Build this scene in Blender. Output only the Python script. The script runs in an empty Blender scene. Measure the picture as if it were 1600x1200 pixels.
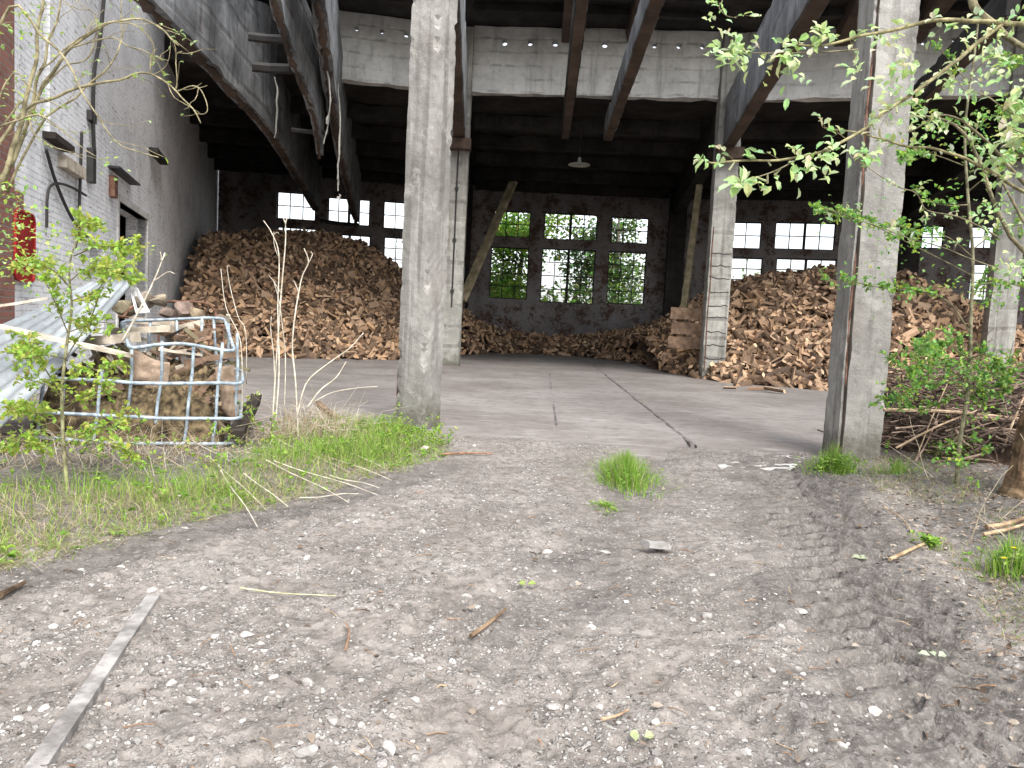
import bpy, math, random
import numpy as np
from mathutils import Vector, Matrix, noise, Quaternion
R = math.radians
random.seed(7)
rng = np.random.default_rng(11)
C = bpy.context.scene.collection
V = Vector

# ------------------------------------------------------------------ camera frame (used to survey positions from the photograph)
F, H, P, A = 1200.0, 1.3, math.atan(95 / 1200), 0.05
cd = V((0, math.cos(P), -math.sin(P)))
r0, u0 = V((1, 0, 0)), V((0, math.sin(P), math.cos(P)))
cr = math.cos(A) * r0 + math.sin(A) * u0
cu = math.cos(A) * u0 - math.sin(A) * r0
def ray(x, y): return cd + (x - 800) / F * cr + (600 - y) / F * cu
def gp(x, y, z=0.0):
    q = ray(x, y); t = (z - H) / q.z
    return V((q.x * t, q.y * t, z))
def at(x, y, Y):
    q = ray(x, y); t = Y / q.y
    return V((q.x * t, Y, H + q.z * t))
def on_plane(x, y, p, n):
    q = ray(x, y); t = (p - V((0, 0, H))).dot(n) / q.dot(n)
    return V((0, 0, H)) + q * t

# ------------------------------------------------------------------ mesh helpers
class MB:
    def __init__(s): s.v = []; s.f = []; s.c = []
    def add(s, vs, fs, col=(1, 1, 1)):
        b = len(s.v); s.v.extend(tuple(p) for p in vs)
        for f in fs: s.f.append([i + b for i in f]); s.c.append(col)
    def addc(s, vs, fs, cols):
        b = len(s.v); s.v.extend(tuple(p) for p in vs)
        for f, c in zip(fs, cols): s.f.append([i + b for i in f]); s.c.append(c)
    def box(s, x0, x1, y0, y1, z0, z1, M=None, col=(1, 1, 1)):
        vs = [V((x, y, z)) for z in (z0, z1) for y in (y0, y1) for x in (x0, x1)]
        if M: vs = [M @ p for p in vs]
        s.add(vs, [(0, 2, 3, 1), (4, 5, 7, 6), (0, 1, 5, 4), (2, 6, 7, 3), (0, 4, 6, 2), (1, 3, 7, 5)], col)
    def tube(s, pts, r, r2=None, n=6, col=(1, 1, 1), cap=True):
        pts = [V(p) for p in pts]
        m = len(pts)
        if r2 is None: r2 = r
        vs = []; up = V((0.13, 0.21, 1)).normalized()
        prev = None
        for i, p in enumerate(pts):
            t = (pts[min(i + 1, m - 1)] - pts[max(i - 1, 0)])
            if t.length < 1e-9: t = V((0, 0, 1))
            t.normalize()
            if prev is None:
                a = t.cross(up)
                if a.length < 1e-3: a = t.cross(V((1, 0, 0)))
            else:
                a = prev - t * prev.dot(t)
                if a.length < 1e-4: a = t.cross(up)
            a.normalize(); prev = a; b = t.cross(a)
            rr = r[i] if isinstance(r, (list, tuple)) else r + (r2 - r) * i / max(1, m - 1)
            for k in range(n):
                w = 2 * math.pi * k / n
                vs.append(p + (a * math.cos(w) + b * math.sin(w)) * rr)
        fs = []
        for i in range(m - 1):
            for k in range(n):
                k2 = (k + 1) % n
                fs.append((i * n + k, i * n + k2, (i + 1) * n + k2, (i + 1) * n + k))
        if cap:
            fs.append(tuple(range(n - 1, -1, -1))); fs.append(tuple((m - 1) * n + k for k in range(n)))
        s.add(vs, fs, col)
    def build(s, name, mat, parent=None, smooth=False, M=None):
        me = bpy.data.meshes.new(name)
        me.from_pydata(s.v, [], s.f)
        a = me.attributes.new('col', 'FLOAT_COLOR', 'FACE')
        cc = np.ones((len(s.f), 4), np.float32)
        if s.c: cc[:, :3] = np.array(s.c, np.float32)
        a.data.foreach_set('color', cc.ravel())
        if smooth: me.polygons.foreach_set('use_smooth', np.ones(len(s.f), bool))
        me.materials.append(mat); me.update()
        o = bpy.data.objects.new(name, me); C.objects.link(o)
        if M is not None: o.matrix_basis = M
        if parent is not None: attach(o, parent)
        return o

def attach(o, parent):
    o.parent = parent
    w = Matrix.Identity(4); chain = []; p = parent
    while p is not None: chain.append(p); p = p.parent
    for p in reversed(chain):
        w = w @ (p.matrix_parent_inverse if p.parent else Matrix.Identity(4)) @ p.matrix_basis
    o.matrix_parent_inverse = w.inverted()

def tag(o, label=None, cat=None, group=None, kind=None):
    if label: o['label'] = label
    if cat: o['category'] = cat
    if group: o['group'] = group
    if kind: o['kind'] = kind
    return o
def thing(name, label, cat, loc=(0, 0, 0), group=None):
    o = bpy.data.objects.new(name, None); C.objects.link(o)
    o.empty_display_size = 0.2; o.matrix_basis = Matrix.Translation(V(loc))
    return tag(o, label, cat, group)

def smooth(pts, k=5):
    pts = [V(p) for p in pts]
    if len(pts) < 3: return [pts[0].lerp(pts[-1], i / k) for i in range(k + 1)]
    out = []
    q = [2 * pts[0] - pts[1]] + pts + [2 * pts[-1] - pts[-2]]
    for i in range(1, len(q) - 2):
        p0, p1, p2, p3 = q[i - 1:i + 3]
        for j in range(k):
            t = j / k
            out.append(0.5 * ((2 * p1) + (p2 - p0) * t + (2 * p0 - 5 * p1 + 4 * p2 - p3) * t * t + (3 * p1 - p0 - 3 * p2 + p3) * t ** 3))
    out.append(pts[-1]); return out

def fbm(p, sc, o=3):
    return noise.fractal(V(p) * sc, 1.0, 2.0, o)
def rough_box(mb, dx, dy, dz, M, res=0.12, amp=0.012, chip=0.03, seed=0.0, col=(1, 1, 1), maxn=60):
    """a box from -dx/2..dx/2, -dy/2..dy/2, 0..dz with uneven faces and knocked-off arrises"""
    ext = (dx, dy, dz)
    n = [max(1, min(maxn, int(e / res))) for e in ext]
    so = V((seed, seed * 1.7, seed * 0.3))
    def warp(p):
        d = [min(p[i] - (-ext[i] / 2 if i < 2 else 0), (ext[i] / 2 if i < 2 else ext[i]) - p[i]) for i in range(3)]
        near = sum(1 for k in d if k < 1e-5)
        w = M @ p
        q = w + noise.noise_vector((w + so) * 3.1) * amp * .6 + noise.noise_vector((w + so) * 14) * amp * 0.45
        if near >= 2:
            ch = max(0.0, noise.noise((w + so) * 2.3) + 0.7 * noise.noise((w + so) * 8.3) - 0.28) * chip * 3.2 + max(0, noise.noise((w + so) * 19)) * chip * .35 + chip * 0.12
            ctr = M @ V((0, 0, min(max(p.z, min(dx, dz) * .5), dz - min(dx, dz) * .5))) if dz >= max(dx, dy) else None
            if ctr is None:
                if dx >= max(dy, dz): ctr = M @ V((min(max(p.x, -dx / 2 + dz / 2), dx / 2 - dz / 2), 0, dz / 2))
                else: ctr = M @ V((0, min(max(p.y, -dy / 2 + dz / 2), dy / 2 - dz / 2), dz / 2))
            q += (ctr - w).normalized() * ch
        return q
    for ax in range(3):
        a, b = [(1, 2), (2, 0), (0, 1)][ax]
        for sgn in (0, 1):
            vs = []; fs = []
            for i in range(n[a] + 1):
                for j in range(n[b] + 1):
                    p = [0, 0, 0]
                    p[a] = ext[a] * i / n[a] - (ext[a] / 2 if a < 2 else 0)
                    p[b] = ext[b] * j / n[b] - (ext[b] / 2 if b < 2 else 0)
                    lo, hi = (-ext[ax] / 2, ext[ax] / 2) if ax < 2 else (0, ext[ax])
                    p[ax] = hi if sgn else lo
                    vs.append(warp(V(p)))
            w = n[b] + 1
            for i in range(n[a]):
                for j in range(n[b]):
                    f = (i * w + j, (i + 1) * w + j, (i + 1) * w + j + 1, i * w + j + 1)
                    fs.append(f if sgn else f[::-1])
            mb.add(vs, fs, col)

def frame(p0, p1):
    """matrix: local x from p0 to p1 (horizontal), y = away (left-hand normal), z up, origin p0"""
    p0 = V(p0); p1 = V(p1); x = V((p1.x - p0.x, p1.y - p0.y, 0)).normalized(); y = V((-x.y, x.x, 0))
    return Matrix(((x.x, y.x, 0, p0.x), (x.y, y.y, 0, p0.y), (0, 0, 1, p0.z), (0, 0, 0, 1)))

# ------------------------------------------------------------------ materials
def new_mat(name):
    m = bpy.data.materials.new(name); m.use_nodes = True
    nt = m.node_tree; nt.nodes.clear()
    out = nt.nodes.new('ShaderNodeOutputMaterial'); b = nt.nodes.new('ShaderNodeBsdfPrincipled')
    nt.links.new(b.outputs[0], out.inputs[0])
    b.inputs['Roughness'].default_value = 0.85
    if 'Specular IOR Level' in b.inputs: b.inputs['Specular IOR Level'].default_value = 0.25
    return m, nt, b, out
class N:
    def __init__(s, nt): s.nt = nt
    def node(s, t, **k):
        n = s.nt.nodes.new(t)
        for a, v in k.items(): setattr(n, a, v)
        return n
    def link(s, a, b): s.nt.links.new(a, b)
    def pos(s, obj=False):
        if obj: return s.node('ShaderNodeTexCoord').outputs['Object']
        return s.node('ShaderNodeNewGeometry').outputs['Position']
    def scale(s, vec, sc):
        m = s.node('ShaderNodeMapping'); s.link(vec, m.inputs[0]); m.inputs['Scale'].default_value = sc; return m.outputs[0]
    def noise(s, vec, sc, det=6, rough=.6, dist=0):
        n = s.node('ShaderNodeTexNoise'); s.link(vec, n.inputs['Vector'])
        n.inputs['Scale'].default_value = sc; n.inputs['Detail'].default_value = det
        n.inputs['Roughness'].default_value = rough; n.inputs['Distortion'].default_value = dist
        return n.outputs['Fac']
    def voro(s, vec, sc, feat='F1', out='Distance'):
        n = s.node('ShaderNodeTexVoronoi', feature=feat); s.link(vec, n.inputs['Vector']); n.inputs['Scale'].default_value = sc
        return n.outputs[out]
    def ramp(s, fac, a, b):
        n = s.node('ShaderNodeMapRange', interpolation_type='SMOOTHSTEP'); s.link(fac, n.inputs[0])
        n.inputs[1].default_value = a; n.inputs[2].default_value = b; return n.outputs[0]
    def mix(s, fac, a, b, mode='MIX'):
        n = s.node('ShaderNodeMix', data_type='RGBA', blend_type=mode)
        for i, x in ((0, fac), (6, a), (7, b)):
            if hasattr(x, 'is_output'): s.link(x, n.inputs[i])
            elif i == 0: n.inputs[0].default_value = x
            else: n.inputs[i].default_value = (*x, 1)
        return n.outputs[2]
    def math(s, op, a, b=0.0):
        n = s.node('ShaderNodeMath', operation=op)
        for i, x in ((0, a), (1, b)):
            if hasattr(x, 'is_output'): s.link(x, n.inputs[i])
            else: n.inputs[i].default_value = x
        return n.outputs[0]
    def bump(s, h, bsdf, st=.5, d=.02):
        n = s.node('ShaderNodeBump'); s.link(h, n.inputs['Height']); n.inputs['Strength'].default_value = st; n.inputs['Distance'].default_value = d
        s.link(n.outputs[0], bsdf.inputs['Normal'])
    def attr(s, name, out='Color'):
        n = s.node('ShaderNodeAttribute', attribute_name=name); return n.outputs[out]

def concrete(name, light, dark, stain=(.05, .045, .04), stain_amt=.5, board=0.0, speck=.5, rust=.0, splash=0):
    m, nt, b, o = new_mat(name); k = N(nt); p = k.pos()
    big = k.noise(p, .9, 7, .65); mid = k.noise(p, 6, 8, .7); fine = k.noise(p, 45, 4, .6)
    col = k.mix(k.ramp(big, .32, .68), dark, light)
    col = k.mix(k.math('MULTIPLY', k.ramp(mid, .45, .75), .45), col, tuple(x * .55 for x in dark))
    st = k.noise(k.scale(p, (3.5, 3.5, .35)), 1.0, 6, .65)
    col = k.mix(k.math('MULTIPLY', k.ramp(st, .5, .72), stain_amt), col, stain)
    v = k.voro(p, 38)
    col = k.mix(k.math('MULTIPLY', k.ramp(v, .22, .06), speck), col, tuple(min(.8, x * 1.5) for x in light))
    pit = k.voro(p, 17)
    col = k.mix(k.math('MULTIPLY', k.ramp(pit, .16, .05), .5), col, tuple(x * .4 for x in dark))
    if rust:
        rn = k.noise(k.scale(p, (2.2, 2.2, .8)), 1.3, 6, .7)
        col = k.mix(k.math('MULTIPLY', k.ramp(rn, .58, .7), rust), col, (.14, .075, .045))
    if splash:
        sz = k.node('ShaderNodeSeparateXYZ'); k.link(p, sz.inputs[0])
        sd = k.math('ADD', k.math('MULTIPLY', k.noise(p, 4.5, 7, .7), 1.4), k.math('MULTIPLY', sz.outputs[2], -1.1))
        col = k.mix(k.math('MULTIPLY', k.ramp(sd, .1, .75), .8), col, (.085, .078, .055))
        gr = k.noise(k.scale(p, (7, 7, .25)), 1.0, 5, .6)
        col = k.mix(k.math('MULTIPLY', k.ramp(gr, .54, .66), .55), col, (.10, .095, .085))
        big2 = k.noise(p, 2.2, 7, .75); col = k.mix(k.math('MULTIPLY', k.ramp(big2, .54, .66), .4), col, (.48, .465, .435))
    h = k.math('ADD', k.math('MULTIPLY', mid, .7), k.math('MULTIPLY', fine, .35))
    if board:
        w = k.node('ShaderNodeTexWave', wave_type='BANDS', bands_direction='Z'); k.link(p, w.inputs['Vector'])
        w.inputs['Scale'].default_value = board; w.inputs['Distortion'].default_value = 2.5; w.inputs['Detail'].default_value = 3; w.inputs['Detail Scale'].default_value = .6
        ln = k.ramp(w.outputs['Fac'], .16, .0)
        col = k.mix(k.math('MULTIPLY', k.math('MULTIPLY', ln, k.ramp(k.noise(p, 1.7, 6, .7), .45, .62)), .5), col, stain)
        h = k.math('SUBTRACT', h, k.math('MULTIPLY', ln, .6))
    k.link(col, b.inputs['Base Color']); b.inputs['Roughness'].default_value = .92
    k.bump(h, b, .7, .02)
    return m
M_lintel = concrete('concrete_pale', (.70, .69, .66), (.50, .49, .47), (.12, .11, .10), .5, .9, .75)
M_front = concrete('concrete_weathered', (.35, .34, .315), (.19, .182, .166), (.09, .085, .075), .6, 0, .6, .2, 1)
M_inner = concrete('concrete_column_inner', (.40, .395, .36), (.24, .235, .21), (.07, .06, .05), .5, .55, .3, .1, 1)
M_beam = concrete('concrete_beam', (.29, .30, .31), (.12, .125, .13), (.045, .043, .042), .7, .5, .2, .35)
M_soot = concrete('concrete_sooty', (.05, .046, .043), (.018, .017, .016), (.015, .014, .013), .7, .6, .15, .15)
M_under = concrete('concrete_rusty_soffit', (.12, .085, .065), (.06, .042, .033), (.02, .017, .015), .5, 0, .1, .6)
M_floor0 = None

def brick(name, paint, brickcol, mortar, paint_amt=.7, soot=.0, flake=(.46, .6)):
    m, nt, b, o = new_mat(name); k = N(nt); p = k.pos(True)
    sx = k.node('ShaderNodeSeparateXYZ'); k.link(p, sx.inputs[0])
    cx = k.node('ShaderNodeCombineXYZ'); k.link(k.math('ADD', sx.outputs[0], sx.outputs[1]), cx.inputs[0]); k.link(sx.outputs[2], cx.inputs[1])
    t = k.node('ShaderNodeTexBrick'); k.link(cx.outputs[0], t.inputs['Vector'])
    t.inputs['Scale'].default_value = 1; t.inputs['Brick Width'].default_value = .26; t.inputs['Row Height'].default_value = .082
    t.inputs['Mortar Size'].default_value = .009; t.inputs['Mortar Smooth'].default_value = .3; t.inputs['Bias'].default_value = -.2
    t.inputs['Color1'].default_value = (*brickcol, 1); t.inputs['Color2'].default_value = (*[x * .55 for x in brickcol], 1); t.inputs['Mortar'].default_value = (*mortar, 1)
    n1 = k.noise(p, 1.1, 8, .7); n2 = k.noise(p, 7, 6, .7)
    pf = k.math('ADD', k.math('MULTIPLY', n1, .6), k.math('MULTIPLY', n2, .4))
    pm = k.ramp(pf, flake[0] - .09, flake[0])
    pc = k.mix(k.math('MULTIPLY', k.ramp(k.noise(p, .8, 8, .75), .44, .66), .55), paint, tuple(x * .5 for x in paint))
    pc = k.mix(k.math('MULTIPLY', k.math('MULTIPLY', t.outputs['Fac'], k.ramp(n2, .4, .62)), .6), pc, tuple(x * .3 for x in paint))
    fl = k.noise(k.scale(p, (2.2, 2.2, 9.0)), 1.6, 6, .75)
    pc = k.mix(k.math('MULTIPLY', k.ramp(fl, .565, .63), .7), pc, (.13, .09, .075))
    spots = k.voro(k.scale(p, (1, 1, 1.6)), 2.3)
    pc = k.mix(k.math('MULTIPLY', k.ramp(spots, .13, .07), .6), pc, (.10, .09, .08))
    col = k.mix(k.math('MULTIPLY', pm, paint_amt), t.outputs['Color'], pc)
    if soot: col = k.mix(k.math('MULTIPLY', k.ramp(k.noise(p, .35, 5, .6), .42, .62), soot), col, (.03, .028, .027))
    k.link(col, b.inputs['Base Color']); b.inputs['Roughness'].default_value = .9
    h = k.math('SUBTRACT', k.math('MULTIPLY', n2, .35), t.outputs['Fac'])
    k.bump(h, b, .8, .02)
    return m
M_white = brick('brick_whitewashed', (.84, .85, .87), (.30, .13, .085), (.28, .26, .24), .98, .0, (.36, .5))
M_back = brick('brick_back_wall', (.40, .385, .39), (.14, .08, .06), (.12, .11, .10), .75, .25, (.52, .6))
M_red = brick('brick_red', (.3, .25, .22), (.28, .095, .065), (.22, .19, .17), .25)

def simple(name, c, rough=.8, metal=0.0, var=.35, sc=4.0, c2=None, bump=.3, attr=False):
    m, nt, b, o = new_mat(name); k = N(nt); p = k.pos()
    n = k.noise(p, sc, 7, .65)
    col = k.mix(k.ramp(n, .35, .68), tuple(x * (1 - var) for x in c), c2 or c)
    if attr: col = k.mix(1.0, col, k.attr('col'), 'MULTIPLY')
    k.link(col, b.inputs['Base Color']); b.inputs['Roughness'].default_value = rough; b.inputs['Metallic'].default_value = metal
    k.bump(k.noise(p, sc * 8, 5, .6), b, bump, .01)
    return m
M_steel = simple('painted_window_steel', (.05, .048, .045), .7)
M_rust = simple('rusty_steel', (.16, .075, .045), .85, 0, .5, 9, (.24, .13, .09))
M_iron = simple('dark_iron', (.045, .043, .042), .6)
M_galv = simple('galvanised_tube', (.36, .43, .49), .55, .1, .45, 14, (.46, .55, .62), .3)
M_sheet = simple('galvanised_sheet', (.22, .245, .26), .5, .3, .3, 2.2, (.31, .335, .345), .15)
M_plank = simple('weathered_plank', (.50, .43, .34), .85, 0, .35, 5, (.62, .55, .45), .5)
M_board = simple('brown_board', (.20, .13, .09), .85, 0, .4, 6, (.27, .18, .12), .5)
M_pole = simple('green_lit_mossy_timber', (.20, .18, .10), .85, 0, .4, 4, (.26, .21, .14), .5)  # green light on the leaning timbers put into the colour; moss on the splinters
M_plastic = simple('white_plastic', (.75, .75, .75), .5)
M_enamel = simple('pale_enamel', (.42, .42, .37), .5)
M_redp = simple('red_paint', (.36, .022, .022), .5, 0, .4, 2)
M_sack = simple('brown_sacking', (.25, .18, .125), .95, 0, .4, 7, (.36, .27, .2), .8)
M_stone = simple('rubble_stone', (.30, .26, .22), .9, 0, .5, 7, (.42, .38, .33), .8, True)
M_moss = simple('mossy_rubbish', (.11, .078, .05), .95, 0, .7, 13, (.24, .18, .10), 1.0)
M_dwood = simple('dark_wood', (.05, .04, .033), .9, 0, .5, 5)

def wood_mat():
    m, nt, b, o = new_mat('split_firewood'); k = N(nt); p = k.pos(True)
    gr = k.noise(k.scale(p, (3, 30, 30)), 1.6, 5, .65)
    oi = k.node('ShaderNodeObjectInfo')
    c = k.attr('col')
    col = k.mix(k.math('MULTIPLY', k.ramp(gr, .4, .7), .4), c, (.14, .085, .05))
    v = k.node('ShaderNodeHueSaturation'); k.link(col, v.inputs['Color'])
    k.link(k.math('ADD', k.math('MULTIPLY', oi.outputs['Random'], .5), .75), v.inputs['Value'])
    k.link(v.outputs[0], b.inputs['Base Color']); b.inputs['Roughness'].default_value = .85
    k.bump(gr, b, .5, .01)
    return m
M_wood = wood_mat()

def leaf_mat(name, trans=.45):
    m, nt, b, o = new_mat(name); k = N(nt)
    c = k.attr('col'); k.link(c, b.inputs['Base Color']); b.inputs['Roughness'].default_value = .55
    t = k.node('ShaderNodeBsdfTranslucent'); k.link(c, t.inputs[0])
    mx = k.node('ShaderNodeMixShader'); mx.inputs[0].default_value = trans
    k.link(b.outputs[0], mx.inputs[1]); k.link(t.outputs[0], mx.inputs[2]); k.link(mx.outputs[0], o.inputs[0])
    return m
M_leaf = leaf_mat('leaf'); M_grass = leaf_mat('grass_blade', .35)
M_bark = simple('bark_grey_green', (.16, .145, .11), .9, 0, .45, 14, (.28, .26, .20), .6, True)
M_straw = simple('dry_straw', (.60, .53, .42), .85, 0, .35, 12, (.72, .66, .55), .3, True)
M_litter = simple('dead_litter', (.26, .19, .14), .95, 0, .5, 10, (.36, .29, .22), .5, True)

# ------------------------------------------------------------------ numpy noise for the ground
def vnoise(x, y, seed=0):
    xi = np.floor(x).astype(np.int64); yi = np.floor(y).astype(np.int64)
    fx = x - xi; fy = y - yi
    def h(a, b):
        n = (a * 374761393 + b * 668265263 + seed * 1442695041) & 0x7fffffff
        n = (n ^ (n >> 13)) * 1274126177 & 0x7fffffff
        return ((n ^ (n >> 16)) & 0xffff) / 65535.0
    u = fx * fx * (3 - 2 * fx); w = fy * fy * (3 - 2 * fy)
    a = h(xi, yi); b = h(xi + 1, yi); c = h(xi, yi + 1); d = h(xi + 1, yi + 1)
    return (a * (1 - u) + b * u) * (1 - w) + (c * (1 - u) + d * u) * w
def nfbm(x, y, sc, o=4, seed=0, g=.5):
    s = 0; a = 1; t = 0
    for i in range(o):
        s = s + a * vnoise(x * sc + 17.3 * i, y * sc - 9.1 * i, seed + i); t += a; a *= g; sc *= 2.03
    return s / t
def sstep(a, b, x):
    t = np.clip((x - a) / (b - a), 0, 1); return t * t * (3 - 2 * t)

def track_x(y):   # centre line of the tractor wheel track on the right
    return np.interp(y, [1.0, 2.75, 4.4, 7.0, 9.0], [1.42, 1.62, 1.98, 2.72, 3.3])
def verge_edge(y):   # x left of which the left grass verge grows
    return np.interp(y, [2.5, 3.7, 4.3, 5.1, 6.2, 7.3, 8.3, 9.5], [-2.9, -2.35, -2.05, -1.55, -1.05, -.62, -.75, -1.3])
def bank_edge(y):    # x right of which the right bank begins
    return np.interp(y, [1.5, 2.7, 4.0, 5.5, 7.0, 8.2, 10], [2.0, 2.0, 2.5, 2.95, 3.35, 3.75, 4.3])

def ground_height(x, y):
    x = np.asarray(x, float); y = np.asarray(y, float)
    out = sstep(9.8, 8.0, y) * sstep(-60, -30, y)
    near = sstep(14, 9, y)
    z = (nfbm(x, y, 1.3, 4, 3) - .5) * .06 * out
    rough = nfbm(x, y, 2.1, 3, 9)
    z += (nfbm(x, y, 9, 4, 5, .62) - .5) * .06 * out * (.45 + rough)
    z += (nfbm(x, y, 30, 3, 15, .6) - .5) * .026 * out * (.5 + rough)
    # tractor tread
    d = x - track_x(y); tm = np.exp(-(d / .36) ** 4) * out
    ph = (y + np.where(d > -.05, 1.05 * d, -.5 * d) + .10 * nfbm(x, y, 2.2, 2, 41)) / .19
    lug = np.clip(np.sin(ph * 2 * math.pi) * 2.6 + 2.4 * (nfbm(x, y, 6, 3, 201) - .5), -1, 1)
    ragged = .35 + nfbm(x, y, 3.1, 3, 77)
    z += tm * (-.04 + .042 * lug * ragged * sstep(1.6, 3.4, y))
    z += .03 * np.exp(-((np.abs(d) - .48) / .10) ** 2) * out * nfbm(x, y, 4, 3, 31)
    # second softer rut toward the middle
    d2 = x - (track_x(y) - 1.55); z -= .03 * np.exp(-(d2 / .28) ** 2) * out
    # verges rise a little
    z += .035 * sstep(0, .9, verge_edge(y) - x) * sstep(12, 9, y) * sstep(.5, 2.5, y)
    z += .16 * sstep(0, 1.2, x - bank_edge(y)) * sstep(13, 9, y)
    z -= .05 * (1 - sstep(9.6, 8.2, y)) * sstep(200, 60, y)
    return z
def gz(x, y): return float(ground_height(np.array([x]), np.array([y]))[0])

GX0, GY0, GS = -7.0, 0.8, 0.025
_gx = np.arange(GX0, 9.0, GS); _gy = np.arange(GY0, 11.0, GS)
_GZ = ground_height(*np.meshgrid(_gx, _gy, indexing='ij')).tolist()
def gz(x, y):
    u = (x - GX0) / GS; v = (y - GY0) / GS; i = int(u); j = int(v)
    if i < 0 or j < 0 or i >= len(_GZ) - 1 or j >= len(_GZ[0]) - 1: return 0.0
    u -= i; v -= j; a = _GZ[i]; b = _GZ[i + 1]
    return (a[j] * (1 - u) + b[j] * u) * (1 - v) + (a[j + 1] * (1 - u) + b[j + 1] * u) * v
def ground_mat():
    m, nt, b, o = new_mat('gravel_and_mud'); k = N(nt); p = k.pos()
    mask = k.attr('mud', 'Fac')
    n1 = k.noise(p, 1.7, 6, .65); n2 = k.noise(p, 14, 6, .7); n3 = k.noise(p, 60, 4, .65)
    col = k.mix(k.ramp(n1, .35, .65), (.185, .163, .145), (.29, .262, .238))
    col = k.mix(k.math('MULTIPLY', k.ramp(n2, .42, .66), .85), col, (.10, .088, .078))
    mud = k.mix(k.ramp(n2, .4, .65), (.085, .076, .069), (.17, .154, .14))
    n5 = k.noise(p, 5.5, 8, .75)
    w = k.ramp(k.math('ADD', mask, k.math('MULTIPLY', k.math('SUBTRACT', n5, .5), 2.2)), .15, .95)
    col = k.mix(w, col, mud)
    col = k.mix(k.math('MULTIPLY', k.ramp(n3, .5, .72), .45), col, (.37, .345, .315))
    keep = k.ramp(k.noise(p, 2.3, 5, .7), .40, .58); dim = k.math('SUBTRACT', 1.0, k.math('MULTIPLY', w, .8)); peb = None
    wp = k.node('ShaderNodeVectorMath', operation='ADD'); k.link(p, wp.inputs[0])
    wn = k.node('ShaderNodeTexNoise'); k.link(p, wn.inputs['Vector']); wn.inputs['Scale'].default_value = 40
    ws = k.node('ShaderNodeVectorMath', operation='SCALE'); k.link(wn.outputs['Color'], ws.inputs[0]); ws.inputs['Scale'].default_value = .022; k.link(ws.outputs[0], wp.inputs[1])
    for sc_, lo_, cut_ in ((19, .30, .60), (37, .36, .50), (75, .42, .45)):
        v = k.node('ShaderNodeTexVoronoi', feature='F1'); k.link(wp.outputs[0], v.inputs['Vector']); v.inputs['Scale'].default_value = sc_
        sp = k.node('ShaderNodeSeparateColor'); k.link(v.outputs['Color'], sp.inputs[0])
        sel = k.math('GREATER_THAN', sp.outputs[0], cut_)
        one = k.math('MULTIPLY', k.math('MULTIPLY', k.ramp(v.outputs['Distance'], lo_ + .06, lo_ - .06), sel), k.math('MULTIPLY', dim, k.math('ADD', .12, k.math('MULTIPLY', keep, .88))))
        pc = k.mix(k.math('POWER', sp.outputs[1], 1.6), (.20, .185, .17), (.51, .49, .465))
        col = k.mix(one, col, pc)
        peb = one if peb is None else k.math('MAXIMUM', peb, one)
    k.link(col, b.inputs['Base Color'])
    rr = k.math('SUBTRACT', .95, k.math('MULTIPLY', w, .18)); k.link(rr, b.inputs['Roughness'])
    h = k.math('ADD', k.math('ADD', k.math('MULTIPLY', n2, .5), k.math('MULTIPLY', n3, .4)), k.math('MULTIPLY', peb, .7))
    k.bump(h, b, .9, .02)
    return m
def build_ground():
    ys = [-90, -40, -18, -8, -4, -2, -.8, .2, .8]; y = 1.2
    while y < 11.5: ys.append(y); y *= 1.0052
    while y < 60: ys.append(y); y *= 1.03
    while y < 900: ys.append(y); y *= 1.25
    ss = list(np.arange(-1.15, 1.1501, .0058))
    e = 1.15; st = .03; right = []
    while e < 220: e += st; right.append(e); st *= 1.35
    ss = [-x for x in reversed(right)] + ss + right
    Y, S = np.meshgrid(np.array(ys), np.array(ss), indexing='ij')
    X = S * np.maximum(Y, 1.2); X = np.clip(X, -900, 900) + S * 1e-3
    Z = ground_height(X, Y)
    far = np.abs(X) > 9; Z = np.where(far & (Y > -1), np.minimum(Z, -.02), Z)
    nr, nc = X.shape
    co = np.stack([X, Y, Z], -1).reshape(-1, 3).astype(np.float32)
    i = np.arange((nr - 1) * (nc - 1)); r_ = i // (nc - 1); c_ = i % (nc - 1); a = r_ * nc + c_
    q = np.stack([a, a + 1, a + nc + 1, a + nc], -1).astype(np.int32)
    me = bpy.data.meshes.new('ground')
    me.vertices.add(len(co)); me.vertices.foreach_set('co', co.ravel())
    me.loops.add(q.size); me.loops.foreach_set('vertex_index', q.ravel())
    me.polygons.add(len(q)); me.polygons.foreach_set('loop_start', np.arange(len(q), dtype=np.int32) * 4)
    me.polygons.foreach_set('use_smooth', np.ones(len(q), bool))
    me.update(calc_edges=True)
    d = X - track_x(Y); mud = .86 * np.exp(-(np.abs(d) / .55) ** 2.6) * sstep(9.5, 7.5, Y)
    mud += .5 * np.exp(-((X - track_x(Y) + 1.5) / .33) ** 2) * sstep(9, 7, Y) * sstep(2.5, 4, Y)
    mud += .75 * sstep(.12, .0, np.abs(verge_edge(Y) + .22 - X) - .2) * sstep(8, 6, Y)
    mud += .42 * sstep(.45, .75, nfbm(X, Y, 1.3, 5, 55, .65)) * sstep(10, 8, Y)
    mud += .75 * sstep(0, .5, X - bank_edge(Y)) + .7 * sstep(0, .5, verge_edge(Y) - X)
    mud = np.where(Y > 30, .8, mud)
    at_ = me.attributes.new('mud', 'FLOAT', 'POINT'); at_.data.foreach_set('value', np.clip(mud, 0, 1).astype(np.float32).ravel())
    me.materials.append(ground_mat())
    o = bpy.data.objects.new('ground', me); C.objects.link(o); tag(o, kind='structure')
build_ground()

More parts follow.
